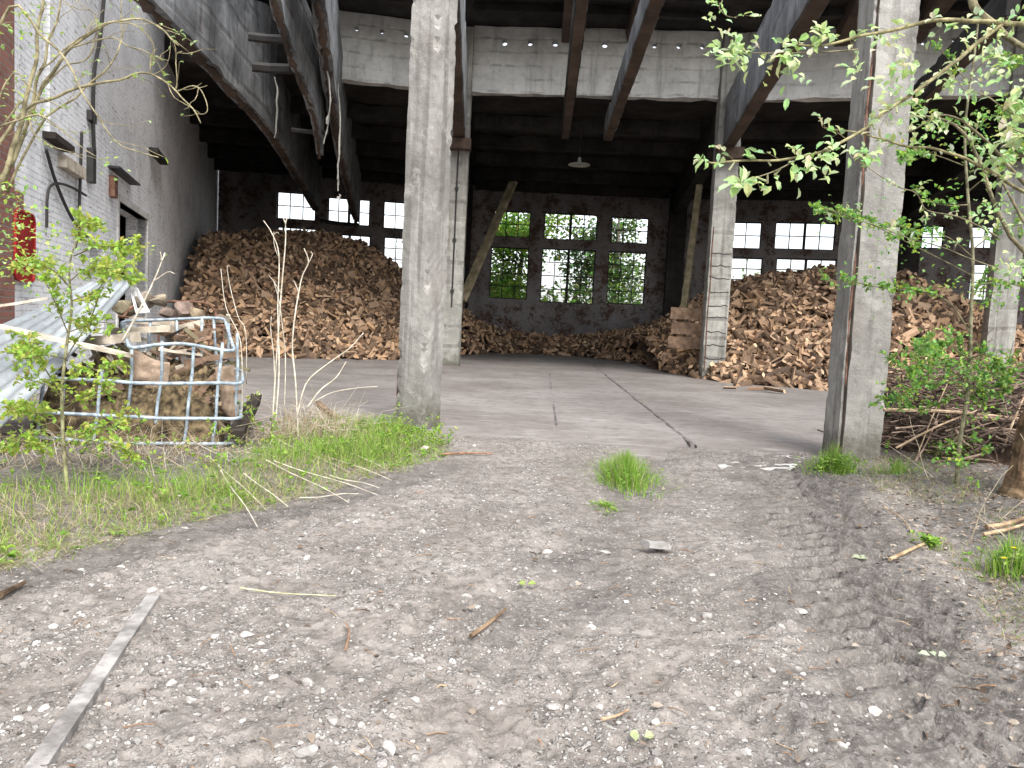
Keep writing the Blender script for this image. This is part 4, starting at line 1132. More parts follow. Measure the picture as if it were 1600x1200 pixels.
# corrugated sheet
cs4 = [at(-95, 770, 5.6), at(214, 437, 7.5), at(146, 441, 8.3), at(-150, 565, 6.6)]
mb = MB(); nu, nv = 60, 24; vs = []; fs = []
for i in range(nv + 1):
    for j in range(nu + 1):
        t_, s_ = i / nv, j / nu
        p = cs4[0].lerp(cs4[1], t_).lerp(cs4[3].lerp(cs4[2], t_), s_)
        nn = (cs4[1] - cs4[0]).cross(cs4[3] - cs4[0]).normalized()
        if nn.z < 0: nn = -nn
        p += nn * (.022 * math.cos(s_ * 2 * math.pi * 7) + .03 * noise.noise((t_ * 2.2, s_ * 1.4, 3)) - .05 * math.sin(math.pi * t_))
        vs.append(p)
thk = nn * .006
W = nu + 1; nvt = len(vs); vs = vs + [p - thk for p in vs]
for i in range(nv):
    for j in range(nu):
        q = i * W + j; fs.append((q, q + 1, q + W + 1, q + W)); q += nvt; fs.append((q + W, q + W + 1, q + 1, q))
rim_ = [j for j in range(W)] + [i * W + nu for i in range(1, nv + 1)] + [nv * W + j for j in range(nu - 1, -1, -1)] + [i * W for i in range(nv - 1, 0, -1)]
for a_, b_ in zip(rim_, rim_[1:] + rim_[:1]): fs.append((a_, b_, b_ + nvt, a_ + nvt))
mb.add(vs, fs); tag(mb.build('corrugated_sheet', M_sheet, smooth=True), 'grey corrugated metal sheet leaning on the rubbish beside the cage', 'metal sheet')
beam_between(at(-60, 497, 6.45), at(207, 556, 6.85), .15, .03, M_plank, 'plank', 'long pale weathered plank lying across the corrugated sheet', 'plank')
beam_between(at(120, 535, 7.4), at(212, 526, 7.1), .12, .1, M_plank, 'timber_beam', 'short square pale timber beam poking over the cage', 'beam')
beam_between(at(-30, 482, 7.6), at(75, 466, 7.9), .03, .03, M_plank, 'lath', 'thin pale lath behind the top of the corrugated sheet', 'lath')
# white plastic scrap
mb = MB(); o_ = [at(203, 455, 7.55), at(214, 449, 7.55), at(234, 488, 7.5), at(212, 490, 7.5)]; i_ = [at(209, 464, 7.55), at(214, 462, 7.55), at(225, 480, 7.5), at(214, 482, 7.5)]
bk2 = V((0, .012, 0)); vs = o_ + i_ + [p + bk2 for p in o_ + i_]
mb.add(vs, [(k_, (k_ + 1) % 4, 4 + (k_ + 1) % 4, 4 + k_) for k_ in range(4)] + [(12 + k_, 12 + (k_ + 1) % 4, 8 + (k_ + 1) % 4, 8 + k_) for k_ in range(4)] + [(8 + k_, 8 + (k_ + 1) % 4, (k_ + 1) % 4, k_) for k_ in range(4)] + [(4 + k_, 4 + (k_ + 1) % 4, 12 + (k_ + 1) % 4, 12 + k_) for k_ in range(4)])
tag(mb.build('plastic_scrap', M_plastic), 'torn white plastic scrap at the tip of the corrugated sheet', 'plastic scrap')
# lump of concrete and dark scrap by the grass
for (x_, y_, s_, lab_, tint) in ((536, 677, .10, 'pale lump of concrete in the grass left of the flaking column', (1.6, 1.6, 1.6)), (662, 708, .05, 'small pale stone at the end of the grass verge', (1.7, 1.7, 1.65))):
    vs, f_ = stone_geo(rs, 2, .7); p = gp(x_, y_); p.z = gz(p.x, p.y) + .05; mb = MB(); mb.add([p + v2 * s_ for v2 in vs], f_, tint); tag(mb.build('concrete_lump', M_stone), lab_, 'rubble')
beam_between(gp(495, 655) + V((0, 0, .2)), gp(528, 672) + V((0, 0, .12)), .07, .05, M_board, 'broken_board', 'broken brown board stuck in the straw beside the concrete lump', 'board')
beam_between(gp(368, 705) + V((0, 0, .15)), gp(400, 660) + V((0, 0, .3)), .14, .08, M_dwood, 'charred_timber', 'black rotten timber leaning at the right corner of the cage', 'timber')

# ------------------------------------------------------------------ gravel, stones, litter
rs = random.Random(3)
stone_p = [stone_geo(rs, 1, rs.uniform(.3, .6)) for _ in range(40)]
def scatter_stones():
    mb = MB(); n = 0
    while n < 4300:
        y_ = 1.55 * (9.0 / 1.55) ** (rs.random() ** .9); x_ = rs.uniform(-.85, .85) * y_
        if x_ < float(verge_edge(y_)) - .15 or x_ > float(bank_edge(y_)) + .3 or y_ > 8.4: continue
        dn = float(nfbm(np.array(x_), np.array(y_), .8, 3, 91)); tr = math.exp(-((x_ - float(track_x(y_))) / .5) ** 4)
        if rs.random() < tr * .82 or rs.random() > .25 + 1.4 * max(0, dn - .35): continue
        big = rs.random(); s_ = .004 + .010 * rs.random() ** 1.6 + (.011 * rs.random() if big > .85 else 0) + (.016 * rs.random() if big > .965 else 0)
        vs, f_ = rs.choice(stone_p); a_ = rs.random() * 6.28; ca, sa = math.cos(a_), math.sin(a_); z_ = gz(x_, y_) - s_ * rs.uniform(-.1, .25)
        g_ = rs.choice((.6, .75, .9, 1.1, 1.3, 1.6)); w_ = rs.uniform(.93, 1.0)
        mb.add([(x_ + s_ * (v_.x * ca - v_.y * sa), y_ + s_ * (v_.x * sa + v_.y * ca), z_ + s_ * v_.z) for v_ in vs], f_, (g_ * .98, g_ * w_, g_ * w_ * .97)); n += 1
    while n < 7300:       # crumbs of soil
        y_ = 1.6 * (8.6 / 1.6) ** rs.random(); x_ = rs.uniform(-.85, .9) * y_; n += 1
        if x_ < float(verge_edge(y_)) - .3: continue
        if nfbm(np.array(x_), np.array(y_), 1.9, 3, 19) < .42: continue
        s_ = .004 + .012 * rs.random() ** 2; vs, f_ = rs.choice(stone_p); a_ = rs.random() * 6.28; ca, sa = math.cos(a_), math.sin(a_); z_ = gz(x_, y_); g_ = rs.choice((.22, .3, .4, .52))
        mb.add([(x_ + s_ * (v_.x * ca - v_.y * sa), y_ + s_ * (v_.x * sa + v_.y * ca), z_ + s_ * v_.z * .8) for v_ in vs], f_, (g_, g_ * .88, g_ * .8))
    tag(mb.build('gravel', M_grav), 'pale gravel stones strewn over the muddy lane', 'gravel', None, 'stuff')
M_grav = simple('gravel_stone', (.33, .315, .30), .85, 0, .3, 30, (.38, .365, .35), .4, True)
scatter_stones()
# larger single stones read from the photograph
for i, (x_, y_, w_, g_) in enumerate([(482, 1168, 46, 1.5), (607, 1160, 40, 1.7), (655, 1030, 26, 1.45), (645, 1032, 18, 1.2), (378, 1125, 18, 2), (238, 925, 18, 1.9), (385, 985, 30, 1.6), (365, 993, 22, 1.4), (336, 996, 20, 1.7), (405, 1002, 24, 1.5),
                                      (268, 1075, 22, 1.9), (28, 1120, 22, 2), (70, 1105, 20, 1.8), (345, 1062, 16, 1.9), (520, 1120, 28, 1.4), (560, 1168, 24, 1.6), (862, 1088, 26, 1.5), (770, 922, 22, 1.3), (730, 935, 16, 1.8), (855, 855, 22, 1.5), (945, 862, 18, 1.4),
                                      (1250, 955, 18, 1.6), (1150, 1040, 16, 1.9), (1205, 1050, 16, 1.7), (1253, 1060, 14, 1.8), (1345, 1063, 18, 1.5), (1278, 1080, 14, 1.9), (1025, 1125, 24, 1.8), (1030, 1182, 22, 1.9), (1165, 1170, 26, 1.6), (1315, 1165, 20, 1.7), (1280, 752, 10, 2), (1290, 765, 12, 1.8),
                                      (1105, 965, 20, 1.3), (660, 830, 16, 1.7), (480, 870, 18, 1.6), (34, 913, 12, 2), (480, 1060, 30, 1.5)]):
    p = gp(x_, y_); dd = p.y; s_ = w_ / 1200 * dd * .5; vs, f_ = stone_geo(rs, 2, .5); a_ = rs.random() * 6.28; Rz = Matrix.Rotation(a_, 3, 'Z')
    p.z = gz(p.x, p.y) + s_ * .05; g_ *= .8; mb = MB(); mb.add([p + (Rz @ v_) * s_ for v_ in vs], f_, (g_, g_ * .98, g_ * .96))
    tag(mb.build('stone', M_grav), 'pale flattish stone lying larger than the gravel of the lane', 'stone', 'larger stones on the lane')
# stick litter
mb = MB()
for i in range(1500):
    y_ = 1.6 * (8.6 / 1.6) ** rs.random(); x_ = rs.uniform(-.8, .85) * y_
    if x_ < float(verge_edge(y_)) - .3: continue
    bank = x_ > float(bank_edge(y_)) - .2
    if not bank and rs.random() < .7: continue
    L = rs.uniform(.025, .10) * (1.7 if bank else 1); a_ = rs.random() * 6.28; z_ = gz(x_, y_) + .006; r_ = rs.uniform(.0012, .003)
    p = V((x_, y_, z_)); d = V((math.cos(a_), math.sin(a_), rs.uniform(-.08, .15))) * L
    c_ = rs.choice(((.9, .75, .6), (1.5, 1.35, 1.1), (.55, .45, .38), (1.2, .85, .6)))
    mb.tube([p, p + d * .5 + V((rs.gauss(0, .006), rs.gauss(0, .006), .004)), p + d], r_, r_ * .5, 4, c_, False)
tag(mb.build('twig_litter', M_litter), 'fine twigs and straw bits strewn over the lane', 'litter', None, 'stuff')
def leaf_quad(mb, p, d, n, L, w_, col, fold=.25):
    d = d.normalized(); s_ = d.cross(n)
    if s_.length < 1e-4: s_ = d.cross(V((.3, .5, .8)))
    s_.normalize(); n = s_.cross(d)
    a_ = p; m1 = p + d * L * .35; m2 = p + d * L * .72; e_ = p + d * L - n * L * .12
    mb.add([a_, m1 + s_ * w_ * .5 + n * w_ * fold, m2 + s_ * w_ * .42 + n * w_ * fold, e_, m2 - s_ * w_ * .42 + n * w_ * fold, m1 - s_ * w_ * .5 + n * w_ * fold, m1, m2],
           [(0, 1, 6), (1, 2, 7, 6), (2, 3, 7), (3, 4, 7), (4, 5, 6, 7), (5, 0, 6)], col)
mb = MB()
for i in range(2600):      # dead leaves on the right bank and a few on the lane
    y_ = 2.0 * (8.6 / 2.0) ** rs.random()
    if i < 2520: x_ = float(bank_edge(y_)) + rs.gauss(.55, .5)
    else: x_ = rs.uniform(-.5, .7) * y_
    if x_ > 7: continue
    a_ = rs.random() * 6.28; L = rs.uniform(.018, .045)
    c_ = rs.choice(((.15, .105, .075), (.20, .15, .11), (.26, .21, .165), (.10, .072, .052), (.32, .27, .22)))
    leaf_quad(mb, V((x_, y_, gz(x_, y_) + .008 + rs.random() * .015)), V((math.cos(a_), math.sin(a_), rs.uniform(-.2, .4))), V((rs.gauss(0, .4), rs.gauss(0, .4), 1)), L, L * .6, c_, rs.uniform(-.3, .4))
M_dleaf = leaf_mat('dead_leaf', .1)
tag(mb.build('leaf_litter', M_dleaf), 'brown dead leaves covering the bank below the willow', 'leaf litter', None, 'stuff')
# a few single things on the lane
def lane_stick(pts, r_, label, mat=M_litter, col=(1, 1, 1), name='fallen_stick', lift=.012, cat='stick', group=None):
    P3 = []
    for q in pts:
        p = gp(*q); p.z = gz(p.x, p.y) + lift + (.01 if len(q) < 3 else 0); P3.append(p)
    mb = MB(); mb.tube(smooth(P3, 4), r_, r_ * .6, 6, col); tag(mb.build(name, mat), label, cat, group)
lane_stick([(735, 998), (765, 980), (790, 958)], .010, 'dark curved stick lying in the middle of the lane', col=(.7, .6, .5))
lane_stick([(690, 712), (735, 712), (770, 714)], .012, 'brown stick lying at the shed threshold', col=(1, .7, .55))
lane_stick([(375, 925), (440, 929), (525, 938)], .0035, 'pale straw stalk lying across the lane on the left', M_straw, (.95, 1, .75))
lane_stick([(940, 1125), (965, 1115), (982, 1106)], .006, 'thin pale twig near the front of the lane', col=(1.6, 1.4, 1.2))
lane_stick([(540, 1020), (545, 1000), (540, 985)], .006, 'short brown twig standing out of the gravel', col=(1, .8, .7))
lane_stick([(1380, 800), (1410, 815), (1430, 850)], .006, 'bent pale twig at the foot of the bank', col=(1.6, 1.5, 1.3))
lane_stick([(1390, 880), (1440, 862), (1470, 845)], .012, 'pale broken branch at the edge of the wheel track', col=(1.6, 1.5, 1.2))
lane_stick([(1540, 840), (1580, 838), (1640, 830)], .02, 'grey branch lying beside the dandelion clump', col=(1.3, 1.15, .95))
lane_stick([(1535, 850), (1590, 846), (1650, 836)], .014, 'thinner pale branch lying below the grey one', col=(1.7, 1.55, 1.3))
lane_stick([(0, 945), (20, 932), (38, 920)], .016, 'dark stick at the left edge of the lane', col=(.4, .35, .3))
vs, f_ = stone_geo(rs, 2, .4); p = gp(1025, 862); p.z = gz(p.x, p.y) + .03
mb = MB(); rough_box(mb, .17, .07, .035, Matrix.Translation(p) @ Matrix.Rotation(.5, 4, 'Z') @ Matrix.Rotation(.2, 4, 'Y'), .02, .012, .01, 3.); tag(mb.build('wood_chip', M_grav), 'grey chunk of weathered wood lying on the lane', 'wood chunk')
for i, (x_, y_, L, lab_, c_) in enumerate(((820, 918, .05, 'green leaf fallen in the middle of the lane', (.33, .42, .12)), (1458, 1030, .05, 'pale green leaf lying on the wheel track', (.52, .60, .42)), (1000, 1150, .05, 'yellow green leaf near the front edge of the lane', (.5, .56, .3)), (1345, 870, .07, 'cut pale leaf beside the wheel track', (.4, .44, .3)), (1260, 1195, .0, '', 0))):
    if L == 0: continue
    mb = MB(); p = gp(x_, y_); p.z = gz(p.x, p.y) + .02
    for a_ in (.3, 1.7, 2.9): leaf_quad(mb, p + V((rs.gauss(0, .01), rs.gauss(0, .01), .004)), V((math.cos(a_), math.sin(a_), .1)), V((.1, -.4, 1)), L * rs.uniform(.6, 1), L * .6, c_)
    tag(mb.build('fallen_leaf', M_leaf), lab_, 'leaf')
mb = MB(); vs = []
for i, (x_, y_) in enumerate(((1120, 722), (1180, 716), (1250, 703), (1262, 712), (1240, 728), (1180, 731), (1128, 732))):
    p = gp(x_, y_); vs.append(V((p.x, p.y, .012 + .004)))
zmx = sum(gz(v_.x, v_.y) for v_ in vs) / len(vs) + .012
prism(mb, [V((v_.x, v_.y, 0)) for v_ in vs][::-1], -.05, zmx)
tag(mb.build('threshold_slab', M_lintel), 'worn pale concrete slab at the threshold beside the broad column', 'slab')

# ------------------------------------------------------------------ grass and plants
GREEN = [(.17, .32, .04), (.22, .39, .055), (.13, .26, .035), (.28, .42, .07), (.32, .46, .10)]
STRAW = [(.50, .42, .28), (.42, .34, .22), (.58, .50, .36), (.34, .27, .17)]
def blade(mb, p, h, lean, w_, col, k=3):
    a_ = rs.random() * 6.28; s_ = V((math.cos(a_), math.sin(a_), 0)); vs = []
    for i in range(k + 1):
        t_ = i / k; c_ = p + V((lean.x * t_ * t_, lean.y * t_ * t_, h * (t_ - .25 * t_ * t_ * min(1, lean.length / max(h, .01)))))
        ww_ = w_ * (1 - t_) ** .7 * .5
        if i < k: vs += [c_ - s_ * ww_, c_ + s_ * ww_]
        else: vs.append(c_)
    fs = [(2 * i, 2 * i + 1, 2 * i + 3, 2 * i + 2) for i in range(k - 1)] + [(2 * k - 2, 2 * k - 1, 2 * k)]
    mb.add(vs, fs, col)
def pick(cols):
    c_ = rs.choice(cols); v_ = rs.uniform(.8, 1.2); return tuple(x * v_ for x in c_)
mb = MB(); ms = MB(); mw = MB()
n = 0
while n < 36000:
    y_ = rs.uniform(2.6, 8.9); ed = float(verge_edge(y_)); depth = abs(rs.gauss(0, .75)) if rs.random() < .8 else rs.uniform(0, 3)
    x_ = ed - depth + rs.gauss(0, .06)
    if x_ < -.85 * y_ - .4 or x_ < -5: n += 1; continue
    n += 1
    patch = float(nfbm(np.array(x_), np.array(y_), 1.6, 3, 61))
    fringe = min(1, (ed - x_) / .5)
    under = (x_ < -2.4 and 6.1 < y_)          # straw rather than grass below the cage
    if rs.random() > .35 + 1.2 * max(0, patch - .3): continue
    z_ = gz(x_, y_) - .01
    # green towards the shed, yellow and matted towards the near left
    g_ = (y_ - 3.6) / 5 + (patch - .5) * 1.8 + (x_ + 2.4) * .12
    if under or rs.random() > .13 + .5 * max(0, min(1, g_)):
        kq = .35 if (x_ < -2.2 and y_ > 5.2) else 1.0
        h = kq * rs.uniform(.03, .13) * (.5 + .6 * max(0.2, fringe)); blade(ms, V((x_, y_, z_)), h, V((rs.gauss(0, .13), rs.gauss(-.03, .12), 0)), rs.uniform(.003, .007), pick(STRAW))
        if rs.random() < .45: blade(mb, V((x_ + .02, y_, z_)), h * 1.0, V((rs.gauss(0, .05), rs.gauss(-.02, .05), 0)), .006, pick([(.24, .33, .07), (.32, .38, .12), (.2, .3, .05)]))
    else:
        kq = .4 if (x_ < -2.3 and y_ > 5.2) else 1.0
        h = kq * rs.uniform(.05, .24) * (.4 + .7 * fringe); blade(mb, V((x_, y_, z_)), h, V((rs.gauss(0, .08), rs.gauss(-.03, .08), 0)), rs.uniform(.004, .009), pick(GREEN + [(.30, .40, .09), (.34, .42, .12)]))
        if rs.random() < .035:
            for q in range(4):
                a_ = rs.random() * 6.28; leaf_quad(mw, V((x_, y_, z_ + h * .6)), V((math.cos(a_), math.sin(a_), rs.uniform(-.1, .6))), V((0, 0, 1)), rs.uniform(.03, .06), rs.uniform(.02, .035), pick(GREEN))
for i in range(5200):        # thin grass and straw on the right bank
    y_ = rs.uniform(2.2, 8.4); x_ = float(bank_edge(y_)) + abs(rs.gauss(.35, .55))
    if x_ > 6 or nfbm(np.array(x_), np.array(y_), 1.9, 3, 161) < .44: continue
    z_ = gz(x_, y_) - .01
    if rs.random() < .6: blade(ms, V((x_, y_, z_)), rs.uniform(.03, .10), V((rs.gauss(0, .12), rs.gauss(0, .12), 0)), rs.uniform(.003, .006), pick(STRAW))
    else: blade(mb, V((x_, y_, z_)), rs.uniform(.03, .09), V((rs.gauss(0, .05), rs.gauss(0, .05), 0)), rs.uniform(.004, .007), pick([(.24, .33, .07), (.2, .3, .05)]))
tag(mb.build('verge_grass', M_grass), 'green grass growing along the left verge of the lane', 'grass', None, 'stuff')
tag(ms.build('dead_grass', M_grass), 'matted straw coloured grass on the left verge', 'grass', None, 'stuff')
tag(mw.build('verge_weeds', M_leaf), 'small broad leaved weeds in the left verge', 'weeds', None, 'stuff')
# long straw stems hanging over the cage foot and the heap of straw by the tall stalks
mb = MB()
for i in range(980):
    if i < 520: x_ = rs.uniform(-4.6, -2.3); y_ = rs.uniform(5.6, 6.9) if x_ < -2.6 else rs.uniform(6, 8.2)
    else:
        p = gp(480, 690); x_ = p.x + rs.gauss(0, .2); y_ = p.y + rs.gauss(.1, .25)
    z_ = gz(x_, y_); L = rs.uniform(.2, .62) * (.6 if x_ < -2.3 else 1); a_ = rs.gauss(-1.2, 1.3); hz = rs.uniform(.15, .9)
    d = V((math.cos(a_) * (1 - hz), math.sin(a_) * (1 - hz), hz)).normalized() * L; dr = rs.uniform(0, .5) * L
    p = V((x_, y_, z_)); mb.tube([p, p + d * .5 + V((0, 0, dr * .2)), p + d + V((d.x * .4, d.y * .4, -dr))], rs.uniform(.0016, .0035), .001, 4, rs.choice(((1, 1, 1), (.75, .66, .55), (.9, .85, .75), (.55, .45, .36))), False)
tag(mb.build('straw_stems', M_straw), 'tangle of dry straw stems drooping in front of the cage', 'straw', None, 'stuff')
# pale fallen reed stems on the grass edge
for i, (xa, ya, xb_, yb_) in enumerate([(330, 735, 415, 800), (345, 762, 402, 832), (378, 758, 450, 800), (410, 740, 545, 790), (430, 742, 590, 782), (440, 705, 545, 745), (470, 712, 612, 758), (500, 705, 600, 735), (470, 795, 560, 775), (520, 758, 592, 768), (300, 708, 370, 738), (278, 800, 290, 780)]):
    pa, pb = gp(xa, ya), gp(xb_, yb_); pa.z = gz(pa.x, pa.y) + rs.uniform(.05, .1); pb.z = gz(pb.x, pb.y) + .02
    mb = MB(); pa = pa + (pb - pa) * rs.uniform(-.1, .1); mb.tube(smooth([pa, pa.lerp(pb, .3) + V((rs.gauss(0, .006), 0, -.005)), pa.lerp(pb, .7) + V((rs.gauss(0, .006), 0, .008)), pb], 3), .0045, .0025, 6); tag(mb.build('fallen_reed', M_straw), 'pale dry reed stem fallen across the edge of the grass verge', 'reed stem', 'fallen reed stems on the verge')
# tall dry stalks
def stalk(pts, Y, r_, label, forks=()):
    t = thing('dry_stalk', label, 'dry plant', at(*pts[0], Y), 'tall dead stalks between cage and column')
    p3 = smooth([at(x_, y_, Y + .02 * i) for i, (x_, y_) in enumerate(pts)], 4); mb = MB(); mb.tube(p3, r_, r_ * .55, 6); mb.build('stem', M_straw, t, True)
    for fk in forks:
        mb = MB(); mb.tube(smooth([at(x_, y_, Y + .03) for x_, y_ in fk], 3), r_ * .55, r_ * .25, 5); mb.build('branch', M_straw, t, True)
stalk([(425, 672), (432, 560), (440, 450), (446, 380), (446, 345)], 7.6, .009, 'tallest straight dry stalk ending in a forked tip', [[(446, 350), (441, 335), (440, 328)], [(446, 350), (450, 335), (452, 325)], [(446, 352), (448, 338), (447, 324)], [(440, 460), (428, 440), (420, 430)]])
stalk([(430, 668), (436, 580), (434, 480), (436, 400), (425, 365), (412, 345)], 7.5, .008, 'crooked dry stalk bending left at its tip', [[(434, 400), (428, 380), (428, 362)], [(425, 368), (433, 363), (436, 366)]])
stalk([(466, 690), (462, 600), (457, 530), (470, 440), (482, 410), (475, 388)], 7.4, .009, 'zigzag dry stalk with a hooked fork at the top', [[(482, 412), (488, 398), (486, 393)], [(466, 455), (460, 440), (457, 440)]])
stalk([(444, 650), (446, 560), (440, 500), (436, 470), (428, 440)], 7.7, .006, 'thin dry stalk between the taller ones')
stalk([(430, 640), (428, 560), (423, 515), (424, 495)], 7.7, .006, 'short thin dry stalk left of the tallest')
stalk([(462, 660), (478, 600), (510, 570), (545, 545), (568, 520)], 7.3, .008, 'dry stalk leaning far to the right')
stalk([(478, 640), (500, 610), (525, 590), (541, 565)], 7.25, .008, 'short dry stalk leaning right in front')
stalk([(490, 628), (520, 613), (560, 606), (590, 604)], 7.25, .005, 'thin dry stalk almost lying to the right')
stalk([(378, 660), (378, 560), (372, 520), (353, 480), (345, 420)], 7.5, .006, 'thin curved dry stalk rising at the corner of the cage')
stalk([(385, 600), (384, 520), (372, 495), (360, 450), (355, 418), (359, 416)], 7.9, .005, 'thin dry stalk with bent tip behind the cage corner')
stalk([(190, 535), (215, 490), (240, 440), (258, 395)], 7.0, .011, 'bare grey stick poking up beside the plastic scrap', [[(252, 408), (252, 400), (250, 393)], [(240, 440), (262, 425), (273, 428)]])

# trees ----------------------------------------------------------------
def twig_leaves(mw_, ml, path, every, tl, ll, lw, cols, rn_, r_=.003, leaves=5, droop=0., spread=1.0, barkc=(1, 1, 1), start=.15):
    """side twigs with leaves along a path"""
    L = 0; last = 0
    total = sum((b_ - a_).length for a_, b_ in zip(path[:-1], path[1:]))
    for a_, b_ in zip(path[:-1], path[1:]):
        seg = (b_ - a_).length; L += seg
        while L - last > every and total > 0:
            last += every * rn_.uniform(.7, 1.3)
            if last / total < start: continue
            f_ = 1 - (L - last) / max(seg, 1e-6); p = a_.lerp(b_, max(0, min(1, f_))); ax = (b_ - a_).normalized()
            d = V((rn_.gauss(0, 1), rn_.gauss(0, .7), rn_.gauss(.25, .8) - droop)).normalized() * spread + ax * .7; d.normalize()
            l_ = tl * rn_.uniform(.4, 1.2); q = [p, p + d * l_ * .5 + V((0, 0, .05 * l_)), p + d * l_ + V((0, 0, -.1 * l_))]
            mw_.tube(q, r_, r_ * .5, 4, barkc, False)
            for i in range(leaves):
                t_ = (i + 1) / leaves; c_ = q[0].lerp(q[1], t_ * 2) if t_ < .5 else q[1].lerp(q[2], t_ * 2 - 1)
                dd = (d + V((rn_.gauss(0, .9), rn_.gauss(0, .9), rn_.gauss(.1, .8)))).normalized()
                leaf_quad(ml, c_, dd, V((rn_.gauss(0, .5), rn_.gauss(0, .5), 1)), ll * rn_.uniform(.6, 1.25), lw * rn_.uniform(.7, 1.2), tuple(x * rn_.uniform(.8, 1.2) for x in rn_.choice(cols)))
def wander(p, d, L, n, w_, rn_, up=.0):
    out = [p]; d = d.normalized()
    for i in range(n):
        d = (d + V((rn_.gauss(0, w_), rn_.gauss(0, w_), rn_.gauss(up, w_)))).normalized(); out.append(out[-1] + d * L / n)
    return out
YG = [(.36, .50, .08), (.44, .57, .11), (.30, .43, .08), (.50, .60, .15)]
WG = [(.42, .57, .25), (.52, .65, .34), (.36, .51, .20), (.60, .69, .43)]
SG = [(.17, .35, .08), (.23, .42, .10), (.28, .46, .13), (.14, .29, .07)]
# left sapling
ra = random.Random(8)
t = thing('sapling', 'slender sapling with fresh yellow green leaves in front of the cage', 'sapling', gp(105, 782))
Ys = 5.1; stem = smooth([at(107, 785, Ys), at(99, 690, Ys), at(97, 610, Ys), at(104, 540, Ys + .03), at(112, 480, Ys + .05), at(108, 420, Ys + .05), at(120, 370, Ys + .1)], 5)
mw_ = MB(); ml = MB(); tr = MB(); tr.tube(stem, .014, .005, 7, (1.7, 1.75, 1.3))
br = [[(102, 560), (140, 500), (160, 450), (185, 410), (225, 375)], [(106, 520), (85, 470), (70, 440), (50, 425)], [(100, 560), (70, 555), (40, 560), (25, 548)], [(98, 600), (130, 575), (160, 580), (185, 570)], [(97, 620), (70, 600), (50, 595), (25, 585)], [(97, 640), (130, 620), (155, 615), (165, 605)], [(108, 440), (135, 420), (170, 420), (200, 415)],
      [(110, 450), (80, 420), (50, 415), (20, 420)], [(97, 660), (65, 650), (40, 640), (20, 640)], [(98, 700), (140, 670), (180, 665), (200, 640)], [(100, 730), (60, 700), (30, 690), (5, 700)], [(112, 470), (150, 455), (175, 430), (215, 440)], [(118, 390), (130, 350), (150, 355)], [(104, 520), (150, 505), (180, 505)], [(98, 680), (190, 700), (210, 720)], [(115, 400), (160, 385), (215, 395)], [(97, 620), (60, 560), (30, 520)]]
for b_ in br:
    pt = smooth([at(x_, y_, Ys + ra.gauss(0, .12) * i) for i, (x_, y_) in enumerate(b_)], 4); tr.tube(pt, .0045, .0018, 5, (1.2, 1.1, .8), False)
    twig_leaves(mw_, ml, pt, .034, .085, .042, .026, YG, ra, .0013, 7, start=.1)
for cx_, cy_, sp, nl in ((60, 420, 26, 70), (130, 425, 30, 90), (190, 400, 22, 50), (110, 480, 22, 60), (50, 555, 22, 40), (150, 580, 26, 60), (130, 610, 22, 60), (60, 640, 26, 40), (170, 520, 18, 24), (215, 380, 12, 20)):
    for k_ in range(int(nl * .5)):
        p = at(cx_ + ra.gauss(0, sp), cy_ + ra.gauss(0, sp * .6), Ys + ra.gauss(0, .14)); leaf_quad(ml, p, V((ra.gauss(0, 1), ra.gauss(0, 1), ra.gauss(.1, .7))), V((ra.gauss(0, .5), -.3, 1)), .036 * ra.uniform(.6, 1.2), .023, tuple(x * ra.uniform(.8, 1.2) for x in ra.choice(YG)))
tr.build('trunk', M_bark, t, True); tag(mw_.build('twigs', M_bark, t), kind='stuff'); ml.build('crown', M_leaf, t)
# bramble suckers round the cage
t = thing('bramble', 'low bramble with small yellow green leaves at the foot of the cage', 'shrub', gp(200, 740)); mw_ = MB(); ml = MB()
for i in range(26):
    x_ = ra.uniform(-4.2, -2.2); y_ = ra.uniform(5.7, 6.7); p = V((x_, y_, gz(x_, y_))); pt = wander(p, V((ra.gauss(0, .6), ra.gauss(-.3, .3), 1)), ra.uniform(.25, .6), 6, .3, ra); mw_.tube(pt, .003, .0015, 4, (1, .9, .6), False); twig_leaves(mw_, ml, pt, .07, .06, .034, .024, YG + GREEN[:2], ra, .001, 4)
mw_.build('stems', M_bark, t); ml.build('leaves', M_leaf, t)
t = thing('bramble', 'leafy bramble sprawling between the cage corner and the dead stalks', 'shrub', gp(410, 690)); mw_ = MB(); ml = MB()
for i in range(16):
    q = gp(ra.uniform(370, 425), ra.uniform(670, 715)); p = V((q.x, q.y, gz(q.x, q.y))); pt = wander(p, V((ra.gauss(.2, .6), ra.gauss(-.2, .3), .9)), ra.uniform(.25, .5), 6, .3, ra); mw_.tube(pt, .003, .0015, 4, (1, .9, .6), False); twig_leaves(mw_, ml, pt, .06, .06, .034, .024, YG + GREEN[:2], ra, .001, 4)
mw_.build('stems', M_bark, t); ml.build('leaves', M_leaf, t)
t = thing('weed_clump', 'clump of small leafy weeds round the base of the flaking column', 'weeds', gp(670, 690)); mw_ = MB(); ml = MB()
for i in range(34):
    q = gp(ra.uniform(600, 705), ra.uniform(668, 705)); p = V((q.x, q.y, gz(q.x, q.y))); pt = wander(p, V((ra.gauss(0, .4), ra.gauss(-.2, .3), 1)), ra.uniform(.12, .42 if q.x < -.9 else .3), 5, .2, ra); mw_.tube(pt, .0025, .0012, 4, (1, 1.1, .6), False); twig_leaves(mw_, ml, pt, .045, .05, .03, .02, YG[:2] + GREEN, ra, .001, 4)
mw_.build('stems', M_bark, t); ml.build('leaves', M_leaf, t)
